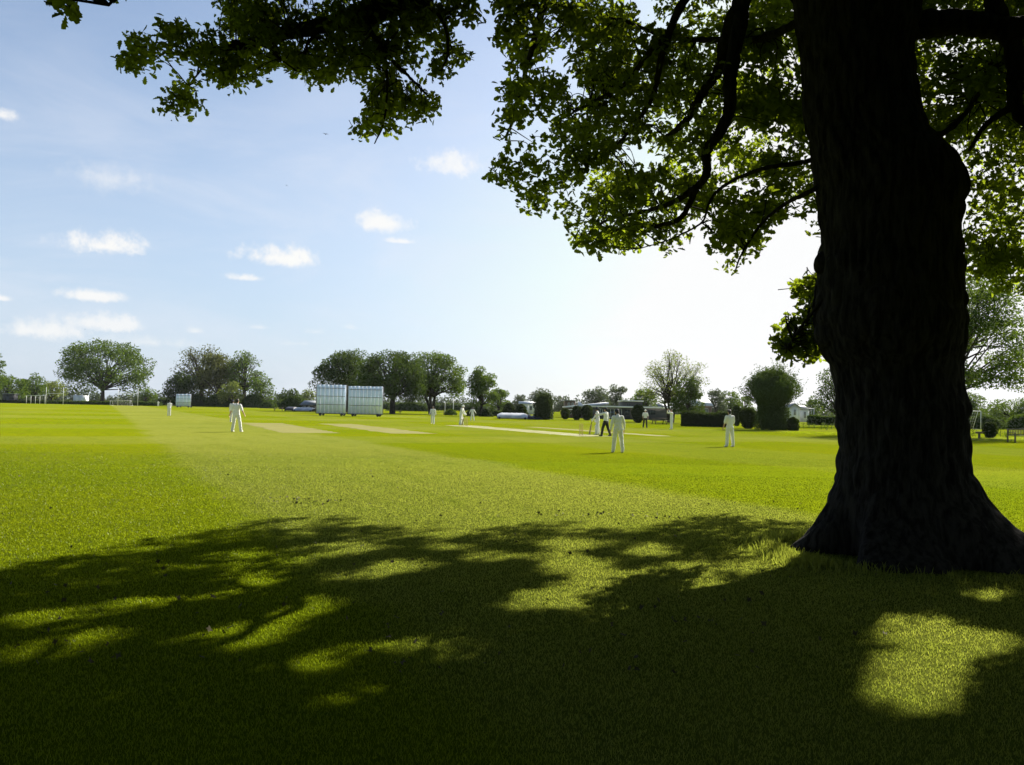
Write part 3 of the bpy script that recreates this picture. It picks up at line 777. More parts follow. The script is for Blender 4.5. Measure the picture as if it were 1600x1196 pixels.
# dead leaves, clods and worm casts on the lawn
n = 230; u = rg.random(n); Y = 1 / (1 / 5 + u * (1 / 24 - 1 / 5)); P = np.stack([rg.uniform(-.7, .5, n) * Y, Y, np.full(n, .03)], 1)
P = np.concatenate([P, np.stack([rg.normal(-3.6, .5, 40), rg.normal(13.6, .4, 40), np.full(40, .03)], 1), np.stack([rg.normal(1.7, 1.0, 50), rg.normal(12.6, .25, 50), np.full(50, .03)], 1)])
gm = MB(); put_leaves(gm, P, rg.uniform(.02, .065, len(P)), 'clump', rg, .8)
tag(gm.build('fallen_leaves', MT['dry']), 'dry leaves and clods scattered on the lawn', 'leaves', kind='stuff')

# unseen tree belt added around and behind the camera to block sky light
rg = np.random.default_rng(4); wb = MB()
for (wx, wy, wr, wh) in ((-17, 1, 6.5, 15), (-15, -9, 6.5, 16), (-6, -11.5, 6.5, 16), (4, -13, 6.5, 17), (14, -10, 6.5, 16), (21, -1, 6.0, 15)):
    n = 3800; d = rg.normal(size=(n, 3)); d /= np.linalg.norm(d, axis=1)[:, None]
    P = np.array([wx, wy, wh / 2 + .3]) + d * rg.uniform(.55, 1.05, n)[:, None] * np.array([wr, wr, wh / 2]); P = P[P[:, 2] > .3]
    put_leaves(wb, P, rg.uniform(.35, .75, len(P)), 'clump', rg, .3)
tag(wb.build('woodland', MT['oak_leaf']), 'unseen belt of trees added around the viewpoint to block sky light', 'woodland', kind='stuff')

HAZE = .00005
if HAZE:
    hz = MB(); hz.box([0, 1340, 21.5], [3000, 3330, 45])
    ho = hz.build('haze', None); tag(ho, 'thin summer haze over the far field', 'haze', kind='stuff')
    mt = bpy.data.materials.new('haze'); mt.use_nodes = True; nt = NT(mt.node_tree); nt.n.clear()
    pv = nt.node('ShaderNodeVolumePrincipled'); pv.inputs['Color'].default_value = (.86, .92, 1, 1); pv.inputs['Density'].default_value = HAZE; pv.inputs['Anisotropy'].default_value = .3
    oo = nt.node('ShaderNodeOutputMaterial'); nt.l.new(pv.outputs[0], oo.inputs['Volume']); ho.data.materials.append(mt)
# ------------------------------------------------------------------ trees beyond the pitch
def sphere_dirs(n, rng):
    i = np.arange(n) + .5; ph = np.arccos(1 - 2 * i / n); th = math.pi * (1 + 5 ** .5) * i + rng.random() * 6
    d = np.stack([np.cos(th) * np.sin(ph), np.sin(th) * np.sin(ph), np.cos(ph)], 1) + rng.normal(size=(n, 3)) * .22
    return d / np.linalg.norm(d, axis=1)[:, None]

def tree(px, Y, ytop, wpx, mat, label, name='tree', cb=.22, lai=3.0, lobes=26, group=None, seed=0, trunk_r=None, stems=1, fine=0, lobe_k=.33, flat=1.0, leaf_px=2.3, lean=0.0, bot=.92):
    rng = np.random.default_rng(1000 + int(px * 7) + seed)
    base = gd(px, Y); H = at(px, ytop, Y)[2]; k = mpp(Y); W = wpx * k
    t = thing(name, label, 'tree', base, 0, group)
    zc = cb * H; R = np.array([W / 2, W / 2 * .9, (H - zc) / 2]); C = np.array([lean, 0, zc + R[2]])
    d = sphere_dirs(lobes, rng); keep = d[:, 2] > -bot; d = d[keep]
    lr = lobe_k * min(R[0], R[2] * 1.2) * rng.uniform(.75, 1.3, len(d))
    wid = np.where(d[:, 2] < 0, 1 + .6 * np.abs(d[:, 2]), 1.0)[:, None] * np.array([1, 1, 0]) + np.array([0, 0, 1])
    LC = C + d * (R[None] - lr[:, None] * np.array([1, 1, .85])) * rng.uniform(.80, 1.06, len(d))[:, None] * wid
    hx = (LC - C)[:, :2] / (R[:2] - .75 * lr[:, None]); hl = np.linalg.norm(hx, axis=1); LC[:, :2] = C[:2] + (LC - C)[:, :2] * (1 / np.maximum(1, hl))[:, None]
    LC = np.vstack([LC, C + rng.normal(size=(max(3, lobes // 5), 3)) * R * .3]); lr = np.append(lr, np.full(len(LC) - len(lr), lobe_k * min(R[0], R[2])))
    # leaves
    area = math.pi / 4 * wpx * (H - zc) / k; n = int(lai * area / (leaf_px ** 2 * .42)); n = min(n, 36000)
    wgt = lr ** 2; wgt = wgt / wgt.sum()
    li = rng.choice(len(LC), n, p=wgt)
    dd = rng.normal(size=(n, 3)); dd /= np.linalg.norm(dd, axis=1)[:, None]
    rr = rng.uniform(.35, 1.1, n) ** .7
    P = LC[li] + dd * (lr[li] * rr)[:, None] * np.array([1.08, 1.08, .8 * flat])
    P = P[P[:, 2] > zc * .55]
    cr = MB(); put_leaves(cr, P, leaf_px * k * rng.uniform(.6, 1.5, len(P)), 'clump' if leaf_px * k > .2 else 'rhomb', rng, .35)
    # trunk and limbs
    tr = MB(); r = trunk_r or max(.14, W * .028 + H * .008)
    fork = zc + (H - zc) * .12
    for s_ in range(stems):
        a = rng.uniform(0, 6.3); off = np.array([math.cos(a), math.sin(a) * .5, 0]) * (0 if stems == 1 else r * 1.1)
        top_ = np.array([off[0] * 3 + lean * .5, off[1] * 3, fork])
        tr.tube(curve_pts([off * .9 - [0, 0, .3], off + [0, 0, .15], off * 1.6 + np.array([0, 0, fork * .55]), top_], 4), np.linspace(r * 1.35, r * .8, 13) / math.sqrt(stems), 9)
        tr.tube(curve_pts([top_, (top_ + C) / 2 + rng.normal(size=3) * R * .05, C + [0, 0, R[2] * .55]], 5), np.linspace(r * .75, r * .12, 11) / math.sqrt(stems), 7)
        sel = range(s_, len(LC), stems)
        for i in sel:
            e = LC[i]; s0 = top_ * .75 + np.array([0, 0, fork * .25]) if rng.random() < .6 else top_ + (C - top_) * rng.uniform(0, .8)
            mid = s0 * .5 + e * .5 + np.array([0, 0, .06 * H]) * rng.uniform(-.3, .8)
            tr.tube(curve_pts([s0, mid, e], 4), np.linspace(r * .36, r * .07, 9), 5)
            for _ in range(fine):
                q = rng.normal(size=3); q /= np.linalg.norm(q); q[2] = abs(q[2]) * .8
                f0 = mid * (1 - (u := rng.uniform(.2, 1))) + e * u; f1 = e + q * lr[i] * rng.uniform(.6, 1.15)
                tr.tube([f0, (f0 + f1) / 2 + rng.normal(size=3) * lr[i] * .1, f1], np.array([.085, .055, .022]) * r, 3)
    tr.build('trunk', MT['bark'], t, True)
    cr.build('crown', MT[mat], t)
    return t

FAR = 'trees beyond the cricket field'
tree(160, 262, 524, 140, 'leaf_mid', 'broad spreading green oak standing alone between the rugby posts', 'oak_tree', .10, 3.4, 56, FAR, lobe_k=.24, bot=.9, fine=2, seed=5, trunk_r=.62)
tree(-14, 225, 548, 46, 'leaf_mid', 'tall green tree cut off by the left edge of the picture', 'tree', .12, 3, 24, FAR)
tree(12, 285, 583, 62, 'leaf_mid', 'rounded olive tree behind the dark box, next to the picture edge', 'tree', .05, 3, 22, FAR)
tree(50, 300, 581, 52, 'leaf_mid', 'mid green hedgerow tree behind the white crossbar rail', 'tree', .05, 3, 20, FAR)
tree(80, 320, 590, 44, 'leaf_pale', 'low pale hedgerow tree behind the left rugby posts', 'tree', .05, 2.6, 20, FAR)
tree(228, 310, 604, 34, 'leaf_mid', 'small pale tree just right of the lone spreading oak', 'tree', .05, 2.6, 18, FAR)
tree(284, 262, 577, 62, 'leaf_dark', 'low dark tree behind the small white sight screen', 'tree', .04, 4.4, 26, FAR)
tree(314, 272, 534, 92, 'leaf_brown', 'tall half bare tree with a wispy twiggy top above the small sight screen', 'tree', .16, 1.1, 36, FAR, fine=8, trunk_r=.75)
tree(340, 262, 546, 72, 'leaf_brown', 'bronze green tree in the middle of the clump behind the standing fielder', 'tree', .08, 3.4, 32, FAR, fine=3)
tree(381, 258, 543, 66, 'leaf_mid', 'open branched tree on the right side of the left clump', 'tree', .16, 1.6, 32, FAR, fine=5, trunk_r=.7)
tree(406, 250, 584, 52, 'leaf_mid', 'low spreading tree at the right foot of the left clump', 'tree', .08, 1.9, 20, FAR, fine=3)
tree(362, 246, 592, 44, 'leaf_pale', 'small pale green tree under the tall clump behind the standing fielder', 'tree', .05, 2.4, 18, FAR)
tree(452, 300, 606, 44, 'leaf_dark', 'rounded tree behind the small dark pavilion', 'tree', .04, 3, 18, FAR)
tree(480, 330, 606, 34, 'leaf_pale', 'pale round tree left of the big sight screens', 'tree', .04, 2.6, 18, FAR)
tree(543, 168, 541, 112, 'leaf_dark', 'dark leafy tree rising behind the two big sight screens', 'tree', .10, 4.2, 40, FAR, lobe_k=.26, fine=2)
tree(613, 150, 543, 118, 'leaf_dark', 'dense domed green tree right of the sight screens', 'tree', .14, 5.2, 44, FAR, lobe_k=.27, fine=2)
tree(676, 158, 546, 108, 'leaf_mid', 'wide domed tree with a fan of stems above the walking fielder', 'tree', .17, 4.0, 44, FAR, lobe_k=.26, stems=3, fine=3)
tree(752, 140, 569, 56, 'leaf_mid', 'tall oval tree standing behind the low clipped bushes', 'tree', .10, 4, 32, FAR, lobe_k=.28, fine=2)
tree(779, 152, 601, 36, 'leaf_mid', 'smaller round tree beside the tall oval tree', 'tree', .06, 3, 18, FAR)
tree(812, 255, 613, 30, 'leaf_hazed', 'small pale distant tree above the pale house roof', 'tree', .04, 3, 16, FAR)
tree(846, 270, 604, 46, 'leaf_hazed', 'distant grey green tree behind the tallest clipped bush', 'tree', .04, 3, 20, FAR)
tree(878, 260, 615, 30, 'leaf_hazed', 'small distant tree beside the flat roofed block', 'tree', .04, 2.6, 16, FAR)
tree(932, 225, 600, 48, 'leaf_hazed', 'left one of two round grey green trees behind the clubhouse', 'tree', .06, 3, 26, FAR, fine=2)
tree(964, 232, 600, 42, 'leaf_hazed', 'right one of two round grey green trees behind the clubhouse', 'tree', .06, 2.8, 26, FAR, fine=2)
tree(1008, 165, 604, 46, 'leaf_mid', 'low dark round tree between the clubhouse roof and the pale tall tree', 'tree', .06, 3.2, 24, FAR)
tree(1048, 112, 542, 98, 'leaf_pale', 'tall pale open tree with bare upright limbs and thin spring leaves', 'tree', .16, .95, 44, FAR, fine=5, lobe_k=.24, trunk_r=.3, stems=3, leaf_px=1.9)
tree(1074, 104, 588, 56, 'leaf_dark', 'dark bushy tree clothing the foot of the pale tall tree', 'tree', .02, 4, 26, FAR, fine=1)
tree(1118, 175, 601, 36, 'leaf_hazed', 'grey green tree behind the blue roofed house', 'tree', .04, 2.4, 20, FAR, fine=2)
tree(1140, 180, 606, 40, 'leaf_mid', 'pale green tree between the blue roofed house and the huge shrub', 'tree', .03, 2.4, 20, FAR, fine=2)
tree(1164, 185, 612, 30, 'leaf_mid', 'low tree partly behind the huge rounded shrub', 'tree', .03, 2.4, 16, FAR)
tree(1272, 190, 618, 34, 'leaf_mid', 'hazy low tree above the goal beside the oak trunk', 'tree', .03, 2.2, 16, FAR)
tree(1308, 100, 566, 84, 'leaf_dark', 'dark tree half hidden behind the left edge of the oak trunk', 'tree', .08, 1.9, 28, FAR, fine=3)
tree(1478, 66, 404, 265, 'leaf_mid', 'large airy tree with level limbs showing right of the oak trunk', 'tree', .12, 3.0, 90, FAR, fine=3, lobe_k=.2, trunk_r=.3, leaf_px=3.3, flat=.6)
tree(1585, 120, 618, 90, 'leaf_mid', 'low rounded tree behind the garden bench', 'tree', .02, 2.6, 24, FAR)
tree(1512, 130, 606, 60, 'leaf_mid', 'rounded tree behind the goal right of the oak trunk', 'tree', .02, 2.8, 24, FAR)

def woodland():
    rng = np.random.default_rng(77); cr = MB(); P = []; S_ = []
    for px in np.arange(-160, 1780, 9.0):
        Y = rng.uniform(340, 420); yh = 637 + (px - 800) * .02
        hpx = 15 + 5 * math.sin(px * .021) + 4 * math.sin(px * .057 + 1) + rng.normal() * 3.5
        k = mpp(Y); c = gd(px, Y); H = hpx * k + CH; n = 230
        dd = rng.normal(size=(n, 3)); dd /= np.linalg.norm(dd, axis=1)[:, None]; dd[:, 2] = np.abs(dd[:, 2])
        P.append(c + dd * rng.uniform(.3, 1, n)[:, None] * np.array([9 * k, 9 * k, H])); S_.append(np.full(n, 3.2 * k) * rng.uniform(.6, 1.3, n))
    put_leaves(cr, np.vstack(P), np.concatenate(S_), 'clump', rng, .3)
    tag(cr.build('distant_woodland', MT['leaf_hazed']), 'far belt of trees along the horizon', 'woodland', kind='stuff')
woodland()

# ------------------------------------------------------------------ shrubs, hedges
def shrub(px, Y, ytop, wpx, label, mat='leaf_yew', profile='egg', group='clipped shrubs along the boundary', name='shrub', lai=5, leaf_px=2.2, sprout=0, cat='shrub', depth=1.0):
    rng = np.random.default_rng(300 + int(px)); base = gd(px, Y); k = mpp(Y); H = at(px, ytop, Y)[2]; W = wpx * k
    t = thing(name, label, cat, base, 0, group)
    def rad(u):       # half width fraction at height fraction u
        if profile == 'egg': return np.sqrt(np.clip(1 - (2 * u - 1) ** 2, 0, 1)) ** .8 * (.78 + .22 * np.clip(u * 1.6, 0, 1))
        if profile == 'column': return np.clip(np.minimum(u * 9 + .72, (1 - u) * 3.4), 0, 1) ** .6
        if profile == 'vase': return np.where(u < .42, .50 + .05 * np.sin(u * 9), .50 + .50 * np.clip((u - .42) / .2, 0, 1)) * np.sqrt(np.clip(1 - ((u - .45).clip(0) / .55) ** 2.2, 0, 1))
        if profile == 'dome': return np.sqrt(np.clip(1 - u ** 2.2, 0, 1))
        return np.ones_like(u)
    n = int(lai * wpx * H / k * 1.1 / (leaf_px ** 2 * .4)); n = min(max(n, 500), 14000)
    u = rng.random(n); a = rng.uniform(0, 2 * math.pi, n); q = rng.uniform(.70, 1.04, n) + .07 * np.sin(a * 5 + u * 9) + .06 * np.sin(a * 3 - u * 14)
    P = np.stack([np.cos(a) * rad(u) * W / 2 * q, np.sin(a) * rad(u) * W / 2 * q * depth, u * H * (.97 + .03 * q)], 1)
    cr = MB()
    ring = np.linspace(.02, .95, 9); sa = np.linspace(0, 2 * math.pi, 14, endpoint=False)
    V = np.stack([np.stack([np.cos(sa) * rad(np.array([z_]))[0] * W * .38, np.sin(sa) * rad(np.array([z_]))[0] * W * .38 * depth, np.full(14, z_ * H)], 1) for z_ in ring]).reshape(-1, 3)
    i = np.arange(8)[:, None] * 14; j = np.arange(14)[None]; kk = (j + 1) % 14
    cr.add(V, np.stack([i + j, i + kk, i + 14 + kk, i + 14 + j], -1).reshape(-1, 4), [list(range(8 * 14, 9 * 14))])
    put_leaves(cr, P, leaf_px * k * rng.uniform(.6, 1.4, n), 'clump', rng, .3)
    if sprout:
        m_ = sprout; uu = rng.uniform(.62, .98, m_); aa = rng.uniform(0, 2 * math.pi, m_)
        B = np.stack([np.cos(aa) * rad(uu) * W / 2 * rng.uniform(.5, 1, m_), np.sin(aa) * rad(uu) * W / 2 * depth, uu * H], 1)
        for b_ in B:
            d = np.array([b_[0] * .35, b_[1] * .35, .75 * H * .2]) + rng.normal(size=3) * .05 * H; L = rng.uniform(.35, 1.0)
            cr.tube([b_, b_ + d * L * .5, b_ + d * L], [.012 * k * 20, .008 * k * 20, .003 * k * 20], 3)
            pp = b_ + d[None] * L * rng.uniform(.1, 1, 16)[:, None] + rng.normal(size=(16, 3)) * .018 * H
            put_leaves(cr, pp, leaf_px * 1.0 * k * rng.uniform(.6, 1.3, 16), 'clump', rng, .3)
    cr.build('foliage', MT[mat], t)
    st = MB(); st.tube([[0, 0, -.1], [0, 0, H * .3]], [W * .06, W * .05], 8); st.build('stem', MT['bark'], t, True)
    return t

shrub(849, 116, 616, 30, 'tall clipped bush with pale sprouting top beside the silver cover', profile='column', sprout=26)
shrub(795, 124, 630, 22, 'rounded dark bush behind the left end of the silver cover', profile='dome')
shrub(814, 124, 632, 22, 'rounded dark bush behind the right end of the silver cover', profile='dome')
shrub(883, 126, 639, 15, 'smallest of three egg shaped bushes in front of the clubhouse', profile='egg')
shrub(901, 116, 634, 15, 'middle one of three egg shaped bushes in front of the clubhouse', profile='egg')
shrub(917, 116, 633, 18, 'egg shaped bush left of the batter, nearest the clubhouse window', profile='egg')
shrub(997, 105, 633, 21, 'egg shaped bush behind the umpire in the sun hat', profile='egg')
shrub(1169, 82, 638, 30, 'squat rounded bush right of the long dark hedge', profile='egg')
shrub(1151, 96, 634, 15, 'small round bush behind the squat bush at the hedge end', profile='egg')
shrub(1206, 78, 579, 92, 'huge vase shaped shrub with pale shoots, tallest along the boundary', mat='leaf_dark', profile='vase', sprout=190, lai=4.5)
shrub(1239, 77, 652, 18, 'small square cut bush at the foot of the huge shrub', profile='column')
shrub(1547, 63.5, 660, 22, 'round clipped bush between the goal and the garden bench', profile='egg')
shrub(759, 138, 640, 22, 'low clipped bush at the foot of the tall oval tree', profile='dome')
shrub(736, 142, 641, 16, 'low dark bush behind the wide armed fielder', profile='dome')
shrub(704, 150, 640, 20, 'low pale bush near the white pole', 'leaf_mid', 'dome')
shrub(640, 236, 629, 70, 'long dark bush behind the domed tree trunks', 'leaf_dark', 'dome', depth=.3)
shrub(1535, 110, 650, 70, 'low dark mound of bushes on the far side of the right goal', 'leaf_dark', 'dome', depth=.4)
shrub(1600, 112, 648, 60, 'silvery bush behind the garden bench', 'leaf_mid', 'dome', depth=.5)
shrub(560, 220, 631, 60, 'low bush glimpsed beneath the sight screen trees', 'leaf_mid', 'dome', depth=.3)
shrub(300, 258, 617, 56, 'broad dark bush at the foot of the half bare tree', 'leaf_dark', 'dome', depth=.4)
shrub(350, 250, 614, 60, 'broad bush at the foot of the bronze green tree', 'leaf_mid', 'dome', depth=.4)
shrub(396, 246, 617, 44, 'dark bush at the foot of the open branched tree', 'leaf_dark', 'dome', depth=.4)
shrub(420, 235, 627, 26, 'dark rounded bush left of the small white goal', 'leaf_dark', 'dome')
shrub(458, 215, 620, 44, 'spreading bush behind the small white goal', 'leaf_dark', 'dome', depth=.5)

def hedge(px0, px1, Y0, Y1, ytop0, ytop1, label, mat='leaf_yew', thick=1.6, n=6000, lpx=1.9, name='hedge'):
    rng = np.random.default_rng(abs(int(px0)) + 9); A = gd(px0, Y0); B = gd(px1, Y1); t = thing(name, label, 'hedge', A, 0)
    H0 = at(px0, ytop0, Y0)[2]; H1 = at(px1, ytop1, Y1)[2]
    u = rng.random(n); d = (B - A)[:2]; L = np.linalg.norm(d); d /= L; nn_ = np.array([-d[1], d[0]])
    side = rng.random(n); H = H0 + (H1 - H0) * u + .06 * H0 * np.sin(u * L * 1.7)
    v = np.where(side < .45, -1, np.where(side < .6, 1, rng.uniform(-1, 1, n))) * thick / 2 * (1 + .1 * np.sin(u * L * 2.3)); zz = np.where(side < .6, rng.random(n), rng.uniform(.93, 1.04, n)) * H
    P = np.stack([u * L * d[0] + v * nn_[0], u * L * d[1] + v * nn_[1], zz], 1) + rng.normal(size=(n, 3)) * .07
    cr = MB(); k = mpp((Y0 + Y1) / 2)
    cr.beam([0, 0, H0 * .45], [(B - A)[0], (B - A)[1], H1 * .45], thick * .8, H0 * .85)
    put_leaves(cr, P, lpx * k * rng.uniform(.6, 1.4, n), 'clump', rng, .3); cr.build('foliage', MT[mat], t); return t
hedge(1064, 1139, 88, 87, 645, 647, 'long level dark hedge beneath the pale tall tree')
hedge(1262, 1320, 118, 116, 651, 652, 'low distant hedge behind the goal left of the oak trunk', 'leaf_dark', 2)
hedge(1490, 1640, 128, 126, 655, 656, 'dark far hedge right of the oak trunk behind the goal', 'leaf_dark', 3)
hedge(735, 800, 150, 148, 643, 643, 'low field hedge behind the silver cover', 'leaf_dark', 2, 3000)
hedge(480, 760, 290, 280, 629, 632, 'long distant hedge under the sight screen trees', 'leaf_dark', 4, 6000)
hedge(250, 480, 285, 280, 623, 627, 'distant hedge beneath the left clump of trees', 'leaf_dark', 4, 5000)
hedge(-40, 250, 240, 236, 626, 629, 'dark overgrown bank of long grass along the left end of the field', 'leaf_dark', 3, 9000, name='hedge')

# rough grass and young plants along the right boundary
def tufts(name, label, pts, h0, h1, wid, cat='grass', per=40, spread=.35, seed=1):
    rg = np.random.default_rng(seed); c = np.repeat(np.array(pts), per, 0) + np.concatenate([rg.normal(size=(len(pts) * per, 2)) * spread, np.zeros((len(pts) * per, 1))], 1)
    gm = MB(); v, f = blades(0, 0, 0, h0, h1, wid, rg, centre=c, lean=.6); gm.add(v, f); return tag(gm.build(name, MT['blade']), label, cat, kind='stuff')
rg = np.random.default_rng(8)
pts = [gd(px, rg.uniform(113, 121)) for px in np.arange(852, 968, 1.6)] + [gd(px, rg.uniform(66, 72)) for px in np.arange(1246, 1318, 1.2)] + [gd(px, rg.uniform(58, 66)) for px in np.arange(1500, 1610, 1.2)] + [gd(px, rg.uniform(150, 158)) for px in np.arange(600, 700, 1.6)]
tufts('rough_grass', 'unmown rough grass along the field edge', pts, .10, .30, .035, per=46, spread=.7)
for i, (px, py) in enumerate([(1255, 670), (1264, 669.5), (1272, 670), (1283, 671.5), (1287, 671), (1292, 673), (1299, 671), (1310, 672), (1510, 683), (1520, 684), (1563, 683), (1572, 685)]):
    P0 = ground_px(px, py); rgi = np.random.default_rng(i)
    t = thing('young_plant', 'thin young plant in the rough grass by the oak trunk', 'plant', P0, 0, 'young plants in the rough grass')
    H = rgi.uniform(.45, .75); s_ = MB(); s_.tube([[0, 0, -.05], [.02, 0, H * .5], [0, .02, H]], [.02, .015, .006], 5); s_.build('stem', MT['bark'], t)
    l_ = MB(); Q = np.stack([rgi.normal(0, .13, 60), rgi.normal(0, .13, 60), rgi.uniform(.15, 1, 60) * H], 1); put_leaves(l_, Q, rgi.uniform(.07, .14, 60), 'simple', rgi, .2); l_.build('foliage', MT['leaf_mid'], t)

# ------------------------------------------------------------------ sight screens
def wheel(mb, c, r, wd, seg=14):
    mb.tube([np.array(c) - [0, wd / 2, 0], np.array(c) + [0, wd / 2, 0]], [r, r], seg)

def sight_screen(pl, pr, Y, ytop, ybot, label, boards=7, group=None):
    A = gd(pl, Y); B = gd(pr, Y); W = B[0] - A[0]; c = (A + B) / 2; zt = at((pl + pr) / 2, ytop, Y)[2]; z0 = .28
    t = thing('sight_screen', label, 'sight screen', c, 0, group)
    n = boards; bw = W / n; H = zt - z0
    for i in range(n):
        x0 = -W / 2 + i * bw
        q = MB(); q.box([x0 + bw * .455, 0, z0 + H / 2 + .02 * ((i * 7) % 3 - 1)], [bw * .89, .05, H]); q.build('board', MT['screen'], t)
        if i < n - 1 or True:
            q = MB(); q.box([x0 + bw * .92, .02, z0 + H / 2], [bw * .10, .006, H * .985]); q.build('light_strip', MT['strip'], t)
    for zf in (.0, .31, .60, .875):
        q = MB(); q.box([0, -.06, z0 + H * zf + .03], [W * (.93 if zf else 1.0), .05, .055 if zf else .10]); q.build('rail', MT['rail'], t)
    for sx in (-1, 1):
        q = MB(); q.box([sx * (W / 2 + .05), 0, z0 + H / 2], [.07, .10, H]); q.build('post', MT['rail'], t)
        q = MB(); q.beam([sx * W * .36, .05, zt * .62], [sx * W * .36, 1.5, .22], .07); q.beam([sx * W * .36, -.5, .22], [sx * W * .36, 1.55, .22], .09); q.build('brace', MT['rail'], t)
        for yy in (-.42, 1.4):
            q = MB(); wheel(q, [sx * W * .36 + .08, yy, .20], .20, .10); q.build('wheel', MT['tyre'], t)
    return t
sight_screen(494, 540, 113.5, 601.5, 650, 'large white panelled sight screen with seven boards, left one of the close pair', 7, 'large sight screens')
sight_screen(543.5, 597.5, 112.5, 604.0, 652, 'large white panelled sight screen under the domed tree, right one of the close pair', 9, 'large sight screens')
sight_screen(274.5, 298, 205, 616, 637, 'small white sight screen far off beside the leaning fielder', 4)

# ------------------------------------------------------------------ pitch covers
def pitch_cover(pl, pr, Y, ytop, label, dark_tail=0, mat='cover'):
    A = gd(pl, Y); B = gd(pr, Y); W = B[0] - A[0]; c = (A + B) / 2; H = at((pl + pr) / 2, ytop, Y)[2]
    t = thing('pitch_cover', label, 'pitch cover', c)
    D = 4.2; q = MB(); nx = 26; ny = 16
    xs = np.linspace(-W / 2, W / 2, nx); an = np.linspace(0, math.pi, ny); V = []
    for i, x_ in enumerate(xs):
        e = min(1, (i + 1) / 4, (nx - i) / 4); rib = 1 + .035 * (i % 4 == 0)
        V += [[x_ , -math.cos(a) * D / 2, .2 + (H - .2) * math.sin(a) ** .8 * e ** .35 * rib] for a in an]
    i = np.arange(nx - 1)[:, None] * ny; j = np.arange(ny - 1)[None]
    q.add(V, np.stack([i + j, i + ny + j, i + ny + j + 1, i + j + 1], -1).reshape(-1, 4)); q.build('sheet', MT[mat], t, True)
    q = MB(); q.box([0, -D / 2, .14], [W, .08, .10]); q.box([0, D / 2, .14], [W, .08, .10]); q.build('frame', MT['rail'], t)
    for sx in (-.42, .42):
        q = MB(); wheel(q, [sx * W, -D / 2 - .1, .16], .16, .08); q.build('wheel', MT['tyre'], t)
    if dark_tail:
        q = MB(); n = 14
        V = []; 
        for a in np.linspace(0, 1, n):
            for b_ in np.linspace(0, math.pi, 10): V.append([W / 2 + a * dark_tail, -math.cos(b_) * D * .4, .05 + math.sin(b_) * H * (.75 - .45 * a + .08 * math.sin(a * 17))])
        i = np.arange(n - 1)[:, None] * 10; j = np.arange(9)[None]
        q.add(V, np.stack([i + j, i + 10 + j, i + 11 + j, i + 1 + j], -1).reshape(-1, 4)); q.build('tarpaulin', MT['tarp'], t, True)
    return t
pitch_cover(777, 824, 116, 645.5, 'long low silver pitch cover with dark tarpaulin beside the tall clipped bush', 2.2)
pitch_cover(462, 491, 165, 637, 'pale roll-on pitch cover left of the big sight screens', 0)
pitch_cover(449, 463, 168, 636, 'dark folded pitch cover beside the small dark pavilion', 0, 'tarp')

# ------------------------------------------------------------------ goals and posts
def rugby_posts(pl, pr, Y, ytop, ybar, label):
    A = gd(pl, Y); B = gd(pr, Y); c = (A + B) / 2; t = thing('rugby_posts', label, 'rugby posts', c, 0, 'rugby posts at the far end of the field')
    w_ = (B[0] - A[0]) / 2; zt = at(pl, ytop, Y)[2]; zb = at(pl, ybar, Y)[2]
    for s_ in (-1, 1):
        q = MB(); q.tube([[s_ * w_, 0, 0], [s_ * w_, 0, zt]], [.075, .06], 8); q.build('post', MT['white_metal'], t)
    q = MB(); q.tube([[-w_, 0, zb], [w_, 0, zb]], [.065, .065], 8); q.build('crossbar', MT['white_metal'], t)
rugby_posts(71.5, 98.5, 225, 605, 615, 'tall white rugby posts left of the lone spreading oak')
rugby_posts(184, 215, 222, 606, 614.5, 'tall white rugby posts right of the lone spreading oak')

def net_mat():
    mt, nt = new_mat('goal net')
    p = nt.node('ShaderNodeBsdfDiffuse'); p.inputs[0].default_value = (.6, .6, .6, 1); finish(nt, p.outputs[0]); return mt
MT['net'] = net_mat()
def goal(pl, pr, Y, label, hgt=2.44, dep=1.8, bar=.045, face=1, net=True):
    A = gd(pl, Y); B = gd(pr, Y); c = (A + B) / 2; L = np.linalg.norm(B - A); t = thing('football_goal', label, 'football goal', c, 0, 'football goals beyond the field'); w_ = L / 2
    for s_ in (-1, 1):
        q = MB(); q.tube([[s_ * w_, 0, 0], [s_ * w_, 0, hgt]], [bar, bar], 8); q.build('post', MT['white_metal'], t)
        q = MB(); q.beam([s_ * w_, 0, hgt], [s_ * w_, face * dep * .35, hgt], bar); q.beam([s_ * w_, face * dep * .35, hgt], [s_ * w_, face * dep, .05], bar); q.beam([s_ * w_, 0, .05], [s_ * w_, face * dep, .05], bar); q.build('side_frame', MT['white_metal'], t)
    q = MB(); q.tube([[-w_, 0, hgt], [w_, 0, hgt]], [bar, bar], 8); q.build('crossbar', MT['white_metal'], t)
    q = MB()
    for x_ in np.linspace(-w_, w_, int(L / .35) + 2): q.beam([x_, face * dep * .35, hgt], [x_, face * dep, .05], .012)
    for f_ in np.linspace(0, 1, 8): q.beam([-w_, face * dep * (.35 + .65 * f_), hgt + (.05 - hgt) * f_], [w_, face * dep * (.35 + .65 * f_), hgt + (.05 - hgt) * f_], .012)
    q.build('net', MT['net'], t)
goal(1248, 1271.5, 118, 'white football goal with a net beside the left edge of the oak trunk')
goal(1507, 1532.5, 104, 'white football goal right of the oak trunk beyond the round bush')
goal(172, 203, 226, 'low wide white goal beneath the right hand rugby posts', 1.5)
goal(440, 447, 226, 'small white goal left of the small dark pavilion', 1.9)

